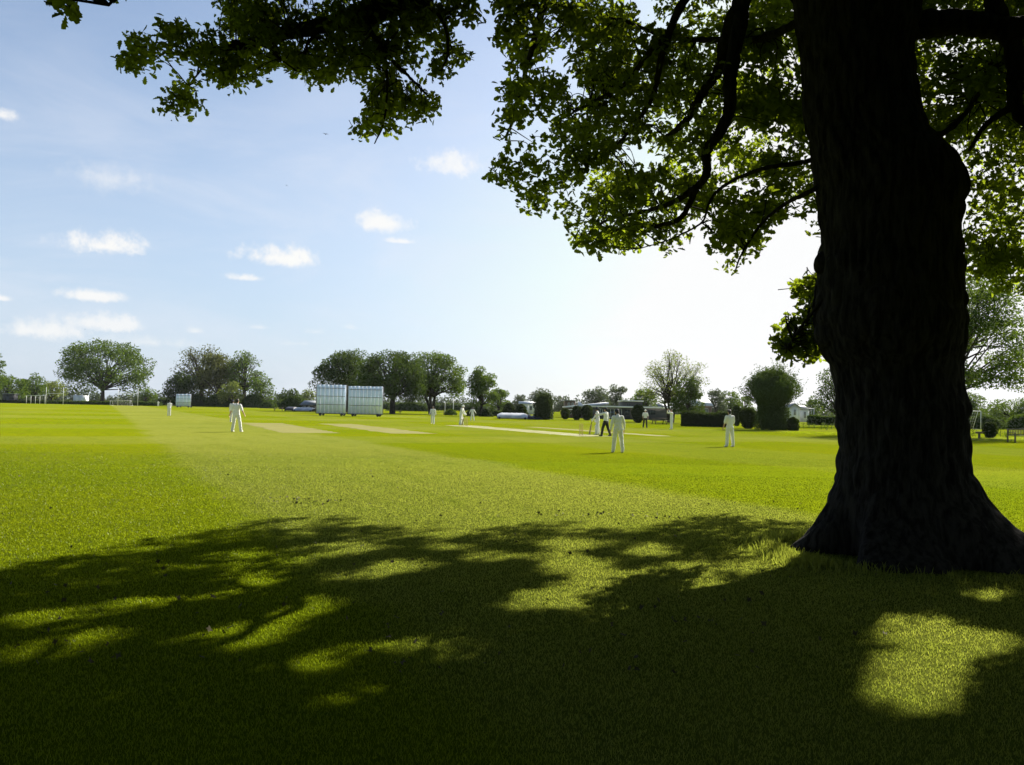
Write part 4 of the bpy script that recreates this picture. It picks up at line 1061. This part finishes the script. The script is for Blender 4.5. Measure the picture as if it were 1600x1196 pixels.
# poles
for (px, yb, yt, Y, lab) in ((708, 641, 623, 150, 'thin white pole between the walking fielder and the far batter'), (695, 641, 630, 160, 'short grey pole near the low pale bush'), (863.5, 654, 634, 122, 'white pole at the right side of the tall clipped bush'), (824.5, 648, 634, 130, 'white pole between the rounded dark bushes and the tall bush')):
    A = gd(px, Y); zt = at(px, yt, Y)[2]; t = thing('pole', lab, 'pole', A)
    q = MB(); q.tube([[0, 0, -.1], [0, 0, zt]], [.09, .06], 8); q.build('shaft', MT['white_metal'], t); q = MB(); q.ball([0, 0, zt + .04], .09, 8, 6); q.build('cap', MT['white_metal'], t)

# ------------------------------------------------------------------ buildings
def window(t, x0, x1, z0, z1, y, frame='white_metal', nx=2, nz=1):
    """window set on a wall face at local y"""
    f = MB(); b_ = .07
    f.box([(x0 + x1) / 2, y - .03, z0], [x1 - x0, .08, b_]); f.box([(x0 + x1) / 2, y - .03, z1], [x1 - x0, .08, b_])
    for k in range(nx + 1): f.box([x0 + (x1 - x0) * k / nx, y - .033, (z0 + z1) / 2], [b_, .08, z1 - z0 - b_])
    for k in range(1, nz): f.box([(x0 + x1) / 2, y - .036, z0 + (z1 - z0) * k / nz], [x1 - x0 - b_, .07, b_ * .8])
    o = f.build('window', MT[frame], t)
    g_ = MB(); g_.box([(x0 + x1) / 2, y - .012, (z0 + z1) / 2], [x1 - x0 - .02, .03, z1 - z0 - .02]); g_.build('pane', MT['glass'], o)
def bl(name, label, px, Y): return thing(name, label, 'building', gd(px, Y))
def lx(px, Y, ox): return gd(px, Y)[0] - ox
def block(t, x0, x1, z0, z1, y0, y1, mat, name='wall'):
    q = MB(); q.box([(x0 + x1) / 2, (y0 + y1) / 2, (z0 + z1) / 2], [x1 - x0, y1 - y0, z1 - z0]); return q.build(name, MT[mat], t)

Y = 140; k = mpp(Y); zz = lambda px, py, Y=140: at(px, py, Y)[2]
t = bl('clubhouse', 'long low dark clubhouse with white roof edge and glazed doors behind the umpire', 988, Y); ox = gd(988, Y)[0]
zr = zz(990, 637.6); X0, X1 = lx(930, Y, ox), lx(1050, Y, ox)
block(t, X0, X1, -.2, zr, 0, 11, 'dark_wall'); block(t, X0 - .4, X1 + .4, zr + .003, zr + .26, -.6, 11.4, 'fascia', 'roof')
window(t, lx(948, Y, ox), lx(971, Y, ox), .25, zr - .25, 0, nx=4); window(t, lx(976, Y, ox), lx(984, Y, ox), .8, zr - .35, 0, 'rail', 2); window(t, lx(934, Y, ox), lx(941, Y, ox), .6, zr - .3, 0, nx=2)
window(t, lx(1012, Y, ox), lx(1024, Y, ox), .9, zr - .35, 0, 'rail', 3)
q = MB(); q.box([lx(989, Y, ox), -.03, .98], [.95, .06, 2.0]); d_ = q.build('door', MT['wood'], t); q = MB(); q.box([lx(989, Y, ox) + .35, -.09, 1.0], [.12, .05, .04]); q.build('handle', MT['white_metal'], d_)
Y = 146; t = bl('pavilion_wing', 'low wing with a sloping pale roof behind the three egg shaped bushes', 915, Y); ox = gd(915, Y)[0]
xa, xb = lx(883, Y, ox), lx(950, Y, ox); z1, z2 = zz(884, 637.2, Y), zz(949, 631.5, Y)
block(t, xa + .3, lx(931, 140, ox) - .6, -.2, z1 - .1, 0, 8, 'brick')
q = MB(); q.prism([(xa, z1), (xb, z2), (xb, z2 + .32), (xa, z1 + .22)], -.7, 8.6); q.build('roof', MT['pale_roof'], t)
q = MB(); q.prism([(xa - .2, z1 - .45), (lx(914, Y, ox), z1 - .38), (lx(914, Y, ox), z1 - .22), (xa - .2, z1 - .28)], -1.6, -.1); q.build('canopy', MT['fascia'], t)
q = MB(); q.prism([(lx(905, Y, ox), z1 + .5), (lx(912, Y, ox), z1 + .45), (lx(911, Y, ox), z1 + .75), (lx(905, Y, ox), z1 + 1.25)], 2, 3); q.build('roof_light', MT['fascia'], t)
window(t, lx(887, Y, ox), lx(893, Y, ox), .7, z1 - .7, 0, nx=2); window(t, lx(921, Y, ox), lx(927, Y, ox), .3, z1 - .5, 0, nx=3)
Y = 162; t = bl('upper_block', 'dark upper storey block with thin white roof edge behind the clubhouse', 991, Y); ox = gd(991, Y)[0]
block(t, lx(974, Y, ox), lx(1004, Y, ox), -.2, zz(990, 627.8, Y), 0, 8, 'dark_wall'); block(t, lx(973, Y, ox), lx(1005, Y, ox), zz(990, 627.8, Y) + .003, zz(990, 626.2, Y), -.3, 8.3, 'fascia', 'roof')
window(t, lx(979, Y, ox), lx(985, Y, ox), 2.2, 3.0, 0, 'rail', 2); window(t, lx(994, Y, ox), lx(1000, Y, ox), 2.2, 3.0, 0, 'rail', 2)
Y = 178; t = bl('flat_roofed_block', 'brown flat roofed block left of the two round grey trees', 891, Y); ox = gd(891, Y)[0]
block(t, lx(884, Y, ox), lx(899, Y, ox), -.2, zz(890, 626.6, Y), 0, 8, 'brick'); block(t, lx(882, Y, ox), lx(900, Y, ox), zz(890, 626.6, Y) + .003, zz(890, 625.6, Y), -.3, 8.3, 'slate', 'roof')
window(t, lx(887, Y, ox), lx(890, Y, ox), 2.0, 3.0, 0); window(t, lx(893, Y, ox), lx(896, Y, ox), 2.0, 3.0, 0)

def house(px0, px1, Y, yeave, yridge, label, wall, roof, gable=False, depth=8.0, wins=()):
    cx = (px0 + px1) / 2; t = bl('house', label, cx, Y); ox = gd(cx, Y)[0]; x0, x1 = lx(px0, Y, ox), lx(px1, Y, ox); ze, zr_ = at(cx, yeave, Y)[2], at(cx, yridge, Y)[2]
    if gable:
        q = MB(); q.prism([(x0, -.2), (x1, -.2), (x1, ze), (0, zr_), (x0, ze)], 0, depth); q.build('wall', MT[wall], t)
        q = MB(); s_ = (zr_ - ze) / x1
        q.prism([(0, zr_ + .01), (x1 + .4, ze - s_ * .4 + .01), (x1 + .4, ze - s_ * .4 + .2), (0, zr_ + .25), (x0 - .4, ze - s_ * .4 + .2), (x0 - .4, ze - s_ * .4 + .01)], -.35, depth + .3); q.build('roof', MT[roof], t)
    else:
        block(t, x0, x1, -.2, ze, 0, depth, wall)
        q = MB(); q.add([[x0 - .3, -.4, ze], [x1 + .3, -.4, ze], [x1 + .3, depth + .4, ze], [x0 - .3, depth + .4, ze], [x0 - .3, depth / 2, zr_], [x1 + .3, depth / 2, zr_]], [[0, 1, 5, 4], [2, 3, 4, 5], [0, 3, 2, 1]], [[1, 2, 5], [3, 0, 4]])
        q.build('roof', MT[roof], t)
    for (a, b_, c_, d_) in wins: window(t, x0 + (x1 - x0) * a, x0 + (x1 - x0) * b_, c_ * ze, d_ * ze, 0)
    return t
house(1082, 1112, 168, 634.5, 623.5, 'house with a broad blue grey roof right of the pale tall tree', 'brick', 'pale_roof', wins=((.2, .4, .4, .8), (.6, .8, .4, .8)))
house(1232, 1250, 150, 638, 632, 'white gabled house between the huge shrub and the goal', 'render', 'slate', True, wins=((.45, .62, .5, .9),))
house(1252, 1264, 156, 640, 633, 'low slate roofed house right of the white gabled house', 'render', 'slate', wins=((.3, .6, .3, .8),))
house(812, 838, 205, 631.5, 627.5, 'pale bungalow roof between the round bushes and the tall clipped bush', 'render', 'pale_roof', wins=((.2, .35, .4, .8), (.6, .75, .4, .8)))
house(1032, 1044, 190, 637, 631.5, 'pale roofed house beside the dark bushy tree', 'render', 'slate', wins=((.3, .6, .4, .8),))
house(470, 492, 172, 633, 626, 'small dark timber pavilion with white framed window left of the sight screens', 'dark_wall', 'slate', wins=((.15, .35, .35, .8), (.5, .62, .35, .8)))
Y = 244; t = thing('container', 'plain white storage container under the lone spreading oak', 'container', gd(123, Y)); k = mpp(Y)
zt = at(123, 618, Y)[2]; block(t, -9 * k, 9 * k, 0, zt, 0, 2.4, 'fascia', 'body')
for s_ in (-1, 1): q = MB(); q.box([s_ * 4.4 * k, -.04, zt * .5], [8.2 * k, .05, zt * .9]); q.build('door', MT['render'], t)
t = thing('shed', 'dark low shed near the left edge of the picture', 'shed', gd(11, 238)); k = mpp(238); zt = at(11, 616, 238)[2]
block(t, -7 * k, 7 * k, 0, zt, 0, 3, 'dark_wall'); block(t, -7.8 * k, 7.8 * k, zt + .003, zt + .15, -.3, 3.3, 'slate', 'roof'); q = MB(); q.box([1.2 * k, -.04, 1], [1.0, .06, 2.0]); q.build('door', MT['rail'], t)
# white rail beside the left rugby posts
t = thing('barrier_rail', 'long low white barrier rail left of the left rugby posts', 'barrier', gd(55, 230)); k = mpp(230); zr = at(55, 618.3, 230)[2]
q = MB(); q.beam([-15 * k, 0, zr], [16 * k, 0, zr], .16); q.build('rail', MT['white_metal'], t)
for s_ in (-14, -7, 0, 7, 15): q = MB(); q.beam([s_ * k, 0, 0], [s_ * k, 0, zr], .1); q.build('post', MT['white_metal'], t)

# ------------------------------------------------------------------ tables and bench
def picnic_table(px, Y, label, L=2.0, rz=0.0, s=1.0):
    t = thing('picnic_table', label, 'picnic table', gd(px, Y), rz, 'picnic tables beside the field'); t.scale = (s, s, s)
    q = MB()
    for j in range(5): q.box([0, -.32 + .16 * j, .74], [L, .145, .04])
    q.build('tabletop', MT['wood'], t)
    for sy in (-1, 1):
        q = MB(); q.box([0, sy * .72, .45], [L, .14, .04]); q.box([0, sy * .87, .45], [L, .14, .04]); q.build('seat', MT['wood'], t)
    for sx in (-1, 1):
        q = MB()
        for sy in (-1, 1): q.beam([sx * L * .38, sy * .75, 0], [sx * L * .38, sy * .22, .72], .07, .07)
        q.box([sx * L * .38 + .075, 0, .41], [.06, 1.7, .08]); q.build('leg_frame', MT['wood'], t)
picnic_table(1030, 97, 'dark wooden picnic table beneath the dark bushy tree', 1.8, .15)
picnic_table(687, 152, 'small picnic table near the fan stemmed tree', 2.0, .1)
picnic_table(619, 156, 'dark picnic table under the domed green tree', 2.0, -.1)
picnic_table(435, 166, 'picnic table on the grass left of the roll-on cover', 2.0, .2)
def bench(px, Y, label, rz):
    t = thing('garden_bench', label, 'bench', gd(px, Y), rz); L = 1.7
    q = MB()
    for j in range(4): q.box([0, -.15 + .13 * j, .45], [L, .11, .03])
    q.build('seat', MT['wood'], t)
    q = MB(); q.box([0, .34, .90], [L, .05, .09]); q.box([0, .31, .52], [L, .05, .07])
    for x_ in np.linspace(-L / 2 + .1, L / 2 - .1, 12): q.box([x_, .325, .71], [.05, .025, .34])
    q.build('backrest', MT['wood'], t)
    for sx in (-1, 1):
        for (yy, h) in ((-.25, .64), (.34, .96)): q = MB(); q.beam([sx * L / 2, yy, 0], [sx * L / 2, yy, h - .02], .07); q.build('leg', MT['wood'], t)
        q = MB(); q.box([sx * L / 2, .03, .66], [.08, .66, .04]); q.build('armrest', MT['wood'], t)
bench(1597, 54, 'dark slatted garden bench at the right edge of the picture', .25)
A = gd(1530, 60); t = thing('bollard', 'short dark post with a square top beside the round bush right of the oak', 'bollard', A)
q = MB(); q.beam([0, 0, -.1], [0, 0, .42], .12); q.build('shaft', MT['wood'], t); q = MB(); q.box([0, 0, .50], [.42, .3, .14]); q.build('head', MT['wood'], t)

# ------------------------------------------------------------------ wickets
def wicket(P0, label, bails=True):
    t = thing('wicket', label, 'wicket', [P0[0], P0[1], 0.004], math.atan2(PN[1], PN[0]), 'wickets on the main pitch')
    for i in (-1, 0, 1):
        q = MB(); q.tube([[i * .112, 0, -.08], [i * .112, 0, .67], [i * .112, 0, .70], [i * .112, 0, .711]], [.020, .020, .018, .012], 10); q.build('stump', MT['stump'], t)
    for i in (-1, 1):
        q = MB(); q.tube([[i * .056 - .055, 0, .718], [i * .056 - .03, 0, .718], [i * .056, 0, .722], [i * .056 + .03, 0, .718], [i * .056 + .055, 0, .718]], [.006, .009, .011, .009, .006], 6); q.build('bail', MT['stump'], t)
wicket(mid_wk, 'three wooden stumps with bails on the near end of the pitch, beside the batter')
wicket(mid_wk + PU * 20.1, 'three wooden stumps at the far end of the pitch, behind the far batter')

# ------------------------------------------------------------------ people
DG = math.radians
def voxel_union(mb, name, mat, parent, vox, smooth_it=4, noise=0.0):
    me = np_mesh('tmp', np.concatenate(mb.V), mb.F)
    o = bpy.data.objects.new('tmp', me); COL.objects.link(o)
    r = o.modifiers.new('r', 'REMESH'); r.mode = 'VOXEL'; r.voxel_size = vox
    s_ = o.modifiers.new('s', 'SMOOTH'); s_.iterations = smooth_it; s_.factor = .5
    dg = bpy.context.evaluated_depsgraph_get(); dg.update()
    m2 = bpy.data.meshes.new_from_object(o.evaluated_get(dg)); bpy.data.objects.remove(o); bpy.data.meshes.remove(me)
    n = len(m2.vertices); co = np.empty(n * 3, np.float32); m2.vertices.foreach_get('co', co); co = co.reshape(-1, 3)
    if noise:
        nr = np.empty(n * 3, np.float32); m2.vertices.foreach_get('normal', nr); nr = nr.reshape(-1, 3)
        w_ = np.sin(co @ np.array([37, 21, 9.]) + 2 * np.sin(co[:, 2] * 23)) + .7 * np.sin(co @ np.array([-19, 33, 41.]))
        co = co + nr * (w_ * noise)[:, None]; m2.vertices.foreach_set('co', co.astype(np.float32).ravel())
    m2.polygons.foreach_set('use_smooth', np.ones(len(m2.polygons), bool))
    m2.materials.clear(); m2.materials.append(mat); m2.name = name
    ob = bpy.data.objects.new(name, m2); COL.objects.link(ob); ob.parent = parent
    return ob

def dirv(fwd, side, sx):
    f_, s_ = DG(fwd), DG(side)
    return np.array([sx * math.sin(s_), math.sin(f_) * math.cos(s_), -math.cos(f_) * math.cos(s_)])

def person(px, Y, H, heading, label, legs, arms, lean=0, nod=0, turn=0, top='white_cloth', bottom='white_cloth', shoe='shoe', skin='skin', hair='hair', head='cap', headmat='navy', sleeves='long', pads=False, gloves=False, group='cricketers on the field', sway=0.0, hold=None):
    """legs/arms: for L and R (fwd, side, fwd2, side2) degrees. heading 0 = facing away from the camera, 90 = facing left, 180 = towards it"""
    s = H / 1.75; base = gd(px, Y)
    t = thing('person', label, 'person', base, DG(heading), group); t.scale = (s, s, s)
    hip = np.array([0, 0, .92]); J = {}
    zmin = 9
    for i, sx in enumerate((-1, 1)):
        f1, s1, f2, s2 = legs[i]; h = hip + [sx * .095, 0, -.02]; kn = h + dirv(f1, s1, sx) * .43; an = kn + dirv(f2, s2, sx) * .42
        J['L' + str(i)] = (h, kn, an); zmin = min(zmin, an[2])
    dz = .082 - zmin
    for i in (0, 1): J['L' + str(i)] = tuple(p + [0, 0, dz] for p in J['L' + str(i)])
    hip = hip + [0, 0, dz]
    ca, sa = math.cos(DG(lean)), math.sin(DG(lean)); cs, ss = math.cos(DG(sway)), math.sin(DG(sway))
    def U(p):   # upper body leans about the hips
        q = np.array(p, float); q = np.array([q[0] * cs + q[2] * ss, q[1], -q[0] * ss + q[2] * cs])
        return hip + np.array([q[0], q[1] * ca + q[2] * sa, -q[1] * sa + q[2] * ca])
    ML = np.array([[1, 0, 0], [0, ca, sa], [0, -sa, ca]]) @ np.array([[cs, 0, ss], [0, 1, 0], [-ss, 0, cs]])
    sh = [U([sx * .185, 0, .50]) for sx in (-1, 1)]; neck = U([0, -.01, .56])
    hn, tn = DG(nod), DG(turn)
    RZ = np.array([[math.cos(tn), -math.sin(tn), 0], [math.sin(tn), math.cos(tn), 0], [0, 0, 1]]); RX = np.array([[1, 0, 0], [0, math.cos(hn), math.sin(hn)], [0, -math.sin(hn), math.cos(hn)]])
    HM = ML @ RZ @ RX; hc = neck + HM @ np.array([0, .025, .155])
    def Hd(p): return hc + HM @ np.array(p)
    b = MB()
    b.ball(Hd([0, 0, .02]), (.076, .096, .108), 16, 12, HM); b.ball(Hd([0, .022, -.055]), (.056, .068, .068), 14, 10, HM); b.capsule(Hd([0, .092, .012]), Hd([0, .108, -.022]), .010, .015, 8)
    for sx in (-1, 1): b.ball(Hd([sx * .078, -.008, -.004]), (.014, .022, .034), 8, 8, HM); b.ball(Hd([sx * .03, .078, .03]), (.022, .016, .012), 8, 6, HM)
    b.capsule(neck - [0, 0, .05], Hd([0, -.015, -.06]), .060, .053)
    b.ball(U([0, 0, .38]), (.150, .098, .20), 16, 12, ML); b.ball(U([0, .005, .18]), (.132, .095, .20), 16, 12, ML); b.ball(U([0, 0, .02]), (.155, .105, .14), 16, 12, ML)
    b.capsule(sh[0], sh[1], .062, .062)
    hands = []
    AJ = []
    for i, sx in enumerate((-1, 1)):
        h, kn, an = J['L' + str(i)]
        b.capsule(h, kn, .085, .056); b.capsule(kn, an, .055, .038); b.ball((kn * .68 + an * .32) + [0, -.015, 0], (.050, .056, .10), 12, 10)
        b.capsule(an + [0, -.03, -.035], an + [sx * .01, .14, -.05], .036, .028)
        f1, s1, f2, s2 = arms[i]
        el = sh[i] + ML @ dirv(f1, s1, sx) * .29; fd = ML @ dirv(f2, s2, sx); wr = el + fd * .26
        b.capsule(sh[i], el, .052, .040); b.capsule(el, wr, .040, .027)
        AJ.append((sh[i], el, wr, fd))
        # hand: palm, four curled fingers of different length, thumb from the side of the palm
        inn = np.array([-sx, 0, 0.]); inn = inn - fd * (inn @ fd); inn /= np.linalg.norm(inn) + 1e-9
        wdt = np.cross(fd, inn); wdt /= np.linalg.norm(wdt) + 1e-9
        if wdt[1] < 0: wdt = -wdt
        pc = wr + fd * .045; b.ball(pc, (.022, .040, .050), 10, 8, np.stack([inn, wdt, fd], 1))
        for q, (o_, ln) in enumerate(((.030, .072), (.010, .082), (-.010, .076), (-.029, .060))):
            p0 = wr + fd * .085 + wdt * o_; p1 = p0 + (fd * .9 + inn * .35) * ln * .55; p2 = p1 + (fd * .55 + inn * .8) * ln * .5
            b.capsule(p0, p1, .0095, .009, 8); b.capsule(p1, p2, .009, .008, 8)
        th0 = wr + fd * .03 + wdt * .03; th1 = th0 + (fd * .7 + wdt * .7 + inn * .2) * .04; b.capsule(th0, th1, .012, .010, 8); b.capsule(th1, th1 + (fd * .9 + wdt * .2 + inn * .4) * .035, .010, .009, 8)
        hands.append(pc + fd * .03 + inn * .02)
    voxel_union(b, 'body', MT[skin], t, .0105, 2)
    e = MB()
    for sx in (-1, 1): e.ball(Hd([sx * .030, .090, .016]), .0105, 8, 6)
    e.build('eyes', MT['hair'], t, True)
    e = MB(); e.capsule(Hd([-.020, .088, -.058]), Hd([.020, .088, -.058]), .006, .006, 6); e.build('mouth', MT['brick'], t, True)
    # hair and headgear
    hb = MB(); hb.ball(Hd([0, -.014, .036]), (.084, .098, .104), 18, 12, HM); hb.ball(Hd([0, -.045, -.01]), (.072, .06, .085), 14, 10, HM)
    hb.build('hair', MT[hair], t, True)
    if head == 'cap':
        q = MB(); q.ball(Hd([0, -.008, .062]), (.092, .108, .092), 18, 12, HM); q.ball(Hd([0, .11, .052]), (.070, .075, .012), 14, 8, HM); q.build('cap', MT[headmat], t, True)
    elif head == 'hat':
        q = MB(); q.ball(Hd([0, -.005, .075]), (.094, .110, .085), 18, 12, HM); q.ball(Hd([0, 0, .048]), (.165, .180, .014), 22, 6, HM); q.build('hat', MT[headmat], t, True)
    elif head == 'helmet':
        q = MB(); q.ball(Hd([0, -.005, .040]), (.105, .122, .118), 18, 12, HM); q.ball(Hd([0, .12, .045]), (.075, .06, .014), 12, 6, HM); hm = q.build('helmet', MT[headmat], t, True)
        q = MB()
        for zz_ in (-.02, -.05, -.08): q.tube([Hd([-.09, .04, zz_]), Hd([-.05, .135, zz_]), Hd([.05, .135, zz_]), Hd([.09, .04, zz_])], .006, 6)
        q.build('grille', MT['rail'], hm)
    # shirt, trousers, shoes
    c = MB()
    c.ball(U([0, 0, .37]), (.178, .125, .215), 16, 12, ML); c.ball(U([0, 0, .17]), (.168, .128, .22), 16, 12, ML); c.ball(U([0, 0, .06]), (.176, .132, .13), 16, 10, ML); c.capsule(sh[0] - [0, 0, .01], sh[1] - [0, 0, .01], .078, .078); c.capsule(neck - [0, 0, .05], neck + [0, 0, .012], .078, .066)
    for (s0, el, wr, fd) in AJ:
        c.capsule(s0, el, .074, .062)
        if sleeves == 'long': c.capsule(el, wr - fd * .03, .060, .045)
        else: c.capsule(s0, s0 * .25 + el * .75, .078, .074)
    voxel_union(c, 'shirt', MT[top], t, .014, 4, .0035)
    c = MB(); c.ball(U([0, 0, .0]), (.172, .128, .15), 16, 12)
    for i, sx in enumerate((-1, 1)):
        h, kn, an = J['L' + str(i)]; c.capsule(h, kn, .108, .085); c.capsule(kn, an + [0, -.005, .02], .084, .076)
    voxel_union(c, 'trousers', MT[bottom], t, .014, 4, .0040)
    for i, sx in enumerate((-1, 1)):
        an = J['L' + str(i)][2]; q = MB(); q.ball(an + [sx * .008, .055, -.044], (.052, .142, .042), 14, 10); q.ball(an + [0, -.03, -.02], (.048, .058, .055), 12, 8); q.build('shoe', MT[shoe], t, True)
        if pads:
            h, kn, an = J['L' + str(i)]; q = MB(); q.ball((kn + an) / 2 + [0, .055, .05], (.105, .075, .33), 14, 12); q.ball(kn + [0, .07, .03], (.11, .075, .10), 12, 10); q.build('pad', MT['pad'], t, True)
        if gloves:
            wr, fd = AJ[i][2], AJ[i][3]; q = MB(); q.ball(wr + fd * .06, (.058, .062, .085), 12, 10); q.ball(wr - fd * .03, (.055, .055, .07), 12, 10); q.build('glove', MT['pad'], t, True)
    t['hands'] = [float(v) for h_ in hands for v in h_]
    return t, hands

ST = (2, 7, 1, 5)
def stand(w=7): return ((2, w, 0, w - 2), (0, w, -1, w - 2))
def Yf(px, py): return ground_px(px, py)[1]
person(965, Yf(965, 707.5), 1.70, 8, 'fielder in loose whites and dark cap, back to us, biggest figure on the lawn', ((3, 6, 1, 5), (0, 8, -3, 6)), ((-4, 14, 10, 10), (6, 16, 22, 6)), lean=6, nod=22, turn=6)
person(369, Yf(369, 675.3), 1.84, -12, 'tall dark haired fielder standing legs apart before the left clump of trees', ((0, 9, -2, 8), (8, 10, 2, 9)), ((-6, 24, -2, 18), (-2, 26, 12, 26)), sleeves='short', head='none', lean=2)
person(1140, Yf(1140, 698.5), 1.76, 18, 'dark haired fielder in whites standing alone near the long hedge, back to us', ((2, 4, 0, 3), (-2, 5, -4, 4)), ((8, 12, 26, 4), (10, 12, 40, -10)), head='none', sleeves='short', lean=1, nod=10)
person(946, Yf(946, 682), 1.78, 52, 'umpire in white shirt and black trousers striding with one arm held out', ((18, 4, 8, 3), (-14, 4, -22, 3)), ((72, 18, 88, 4), (-6, 14, 6, 10)), top='white_cloth', bottom='black_cloth', shoe='black_shoe', head='cap', group='umpires')
bt, bh = person(933.5, Yf(933.5, 679.5), 1.80, 80, 'batter in helmet and pads at the near stumps with his bat grounded', ((4, 5, 0, 4), (-4, 6, -6, 4)), ((28, 10, 40, 4), (4, 12, 30, 6)), head='helmet', headmat='navy', pads=True, gloves=True, lean=4, group='batters')
person(1008, Yf(1008, 669), 1.70, 176, 'umpire in pale sun hat and black trousers facing us before the egg shaped bush', ((2, 5, 0, 4), (-2, 6, -3, 5)), ((10, 14, 30, 0), (12, 14, 34, -4)), bottom='black_cloth', shoe='black_shoe', head='hat', headmat='hat', sleeves='short', group='umpires')
person(1049, Yf(1049, 671), 1.78, 105, 'fielder in whites raising both hands to his head beside the dark hedge', ((3, 4, 0, 3), (-3, 4, -5, 3)), ((100, 16, 165, -28), (95, 26, 160, -34)), head='none', group='cricketers on the field')
person(676, Yf(676, 663), 1.64, 170, 'fielder in whites walking towards us before the domed trees', ((14, 5, 2, 4), (-10, 5, -22, 4)), ((-14, 12, -4, 8), (16, 12, 28, 6)), skin='skin_brown', head='none')
fb, fh = person(720, Yf(720, 664), 1.82, 250, 'far batter in white helmet and pads waiting at the far stumps', ((10, 6, -4, 4), (6, 7, -8, 5)), ((36, 2, 52, -14), (34, 2, 50, -14)), head='helmet', headmat='hat', pads=True, gloves=True, lean=12, nod=4, group='batters')
person(738, Yf(738, 657.5), 1.60, 8, 'distant fielder in whites with arms held wide behind the far batter', ((4, 8, 0, 8), (-4, 8, -6, 7)), ((0, 26, 8, 22), (4, 34, 14, 34)), head='none', skin='skin_brown')
person(264, Yf(264, 650.2), 1.66, 28, 'slim fielder in whites leaning beside the small far sight screen', ((0, 1, -4, 1), (4, 2, -2, 1)), ((10, 4, 40, -6), (14, 6, 50, -10)), head='none', lean=6, sway=5)
person(363, Yf(363, 660), 1.80, 0, 'fielder in dark cap half hidden behind the tall dark haired fielder', ((2, 3, 0, 3), (-4, 3, -8, 2)), ((4, 10, 14, 6), (0, 10, 10, 8)))
person(247, 232, 1.55, 200, 'tiny far onlooker in pale clothes left of the leaning fielder', ((2, 5, 0, 4), (-2, 6, -3, 5)), ((10, 14, 30, 0), (12, 14, 34, -4)), head='none', group='onlookers')

def bat(tp, tip, label):
    """tp = top of handle, tip = toe of the bat (world)"""
    tp = np.array(tp, float); tip = np.array(tip, float); d = tip - tp; L = np.linalg.norm(d); d /= L
    t = thing('cricket_bat', label, 'cricket bat', tip, 0, None)
    P = lambda u: tp + d * L * u - tip
    q = MB(); q.tube([P(0), P(.02), P(.30), P(.34)], [.014, .018, .017, .02], 10); q.build('handle', MT['grip'], t)
    q = MB(); a = np.cross(d, [.3, -.9, .1]); a /= np.linalg.norm(a); n_ = np.cross(a, d)
    V = []; us = (.33, .37, .45, .98, 1.0); ws = (.018, .045, .054, .054, .048); ts = (.014, .018, .024, .030, .016)
    for u, w_, h_ in zip(us, ws, ts):
        p = P(u); V += [p - a * w_ - n_ * .008, p + a * w_ - n_ * .008, p + a * w_ * .95 + n_ * .008, p + n_ * (.006 + h_), p - a * w_ * .95 + n_ * .008]
    i = np.arange(4)[:, None] * 5; j = np.arange(5)[None]; k2 = (j + 1) % 5
    q.add(V, np.stack([i + j, i + k2, i + 5 + k2, i + 5 + j], -1).reshape(-1, 4), [[4, 3, 2, 1, 0]], [[20, 21, 22, 23, 24]]); q.build('blade', MT['willow'], t)
def hand_world(t, h):
    c_, s_ = math.cos(t.rotation_euler.z), math.sin(t.rotation_euler.z); k_ = t.scale[0]; h = np.array(h) * k_
    return np.array(t.location) + np.array([h[0] * c_ - h[1] * s_, h[0] * s_ + h[1] * c_, h[2]])
h = hand_world(bt, bh[0]); dn = np.array([-.16, -.02, 0]); toe = np.array([h[0], h[1], .012]) + dn; bat(h + (h - toe) / np.linalg.norm(h - toe) * .08, toe, 'upright bat grounded in the hand of the near batter')
h = hand_world(fb, fh[1]); toe = np.array([h[0] - .22, h[1] - .05, .012]); bat(h + (h - toe) / np.linalg.norm(h - toe) * .08, toe, 'bat held low by the far batter in white helmet')
for o in list(bpy.data.objects):
    if 'hands' in o.keys(): del o['hands']

# ------------------------------------------------------------------ birds
for i, (px, py, Y, hd, lab) in enumerate(((509, 210, 70, .6, 'dark bird, the closest of the birds, high over the sight screens'), (448, 290, 120, 1.4, 'small dark bird above the big white cloud'), (268, 189, 90, 2.2, 'faint bird just beneath the hanging oak spray'), (295, 476, 150, .3, 'tiny bird low over the left clump of trees'), (133, 515, 160, 1.0, 'tiny bird above the lone spreading oak'))):
    t = thing('bird', lab, 'bird', at(px, py, Y), hd, 'birds in the sky'); s = .10 * (1 if i else 1.2)
    q = MB(); q.ball([0, 0, 0], (.28 * s, 1.0 * s, .26 * s), 10, 8); q.ball([0, .9 * s, .08 * s], .22 * s, 8, 6); q.add([[-.12 * s, -.8 * s, 0], [.12 * s, -.8 * s, 0], [.3 * s, -1.5 * s, 0], [-.3 * s, -1.5 * s, .02]], [[0, 1, 2, 3]]); q.build('body', MT['bird'], t, True)
    for sx in (-1, 1):
        q = MB(); V = [[sx * .2 * s, .5 * s, .1 * s], [sx * 1.2 * s, .75 * s, .5 * s], [sx * 2.4 * s, .1 * s, .35 * s], [sx * 1.2 * s, -.1 * s, .45 * s], [sx * .2 * s, -.5 * s, .1 * s]]
        q.add(V + [[v[0], v[1], v[2] - .06 * s] for v in V], [[0, 1, 2, 3, 4]], [[9, 8, 7, 6, 5]], [[0, 5, 6, 1], [1, 6, 7, 2], [2, 7, 8, 3], [3, 8, 9, 4]]); q.build('wing', MT['bird'], t)
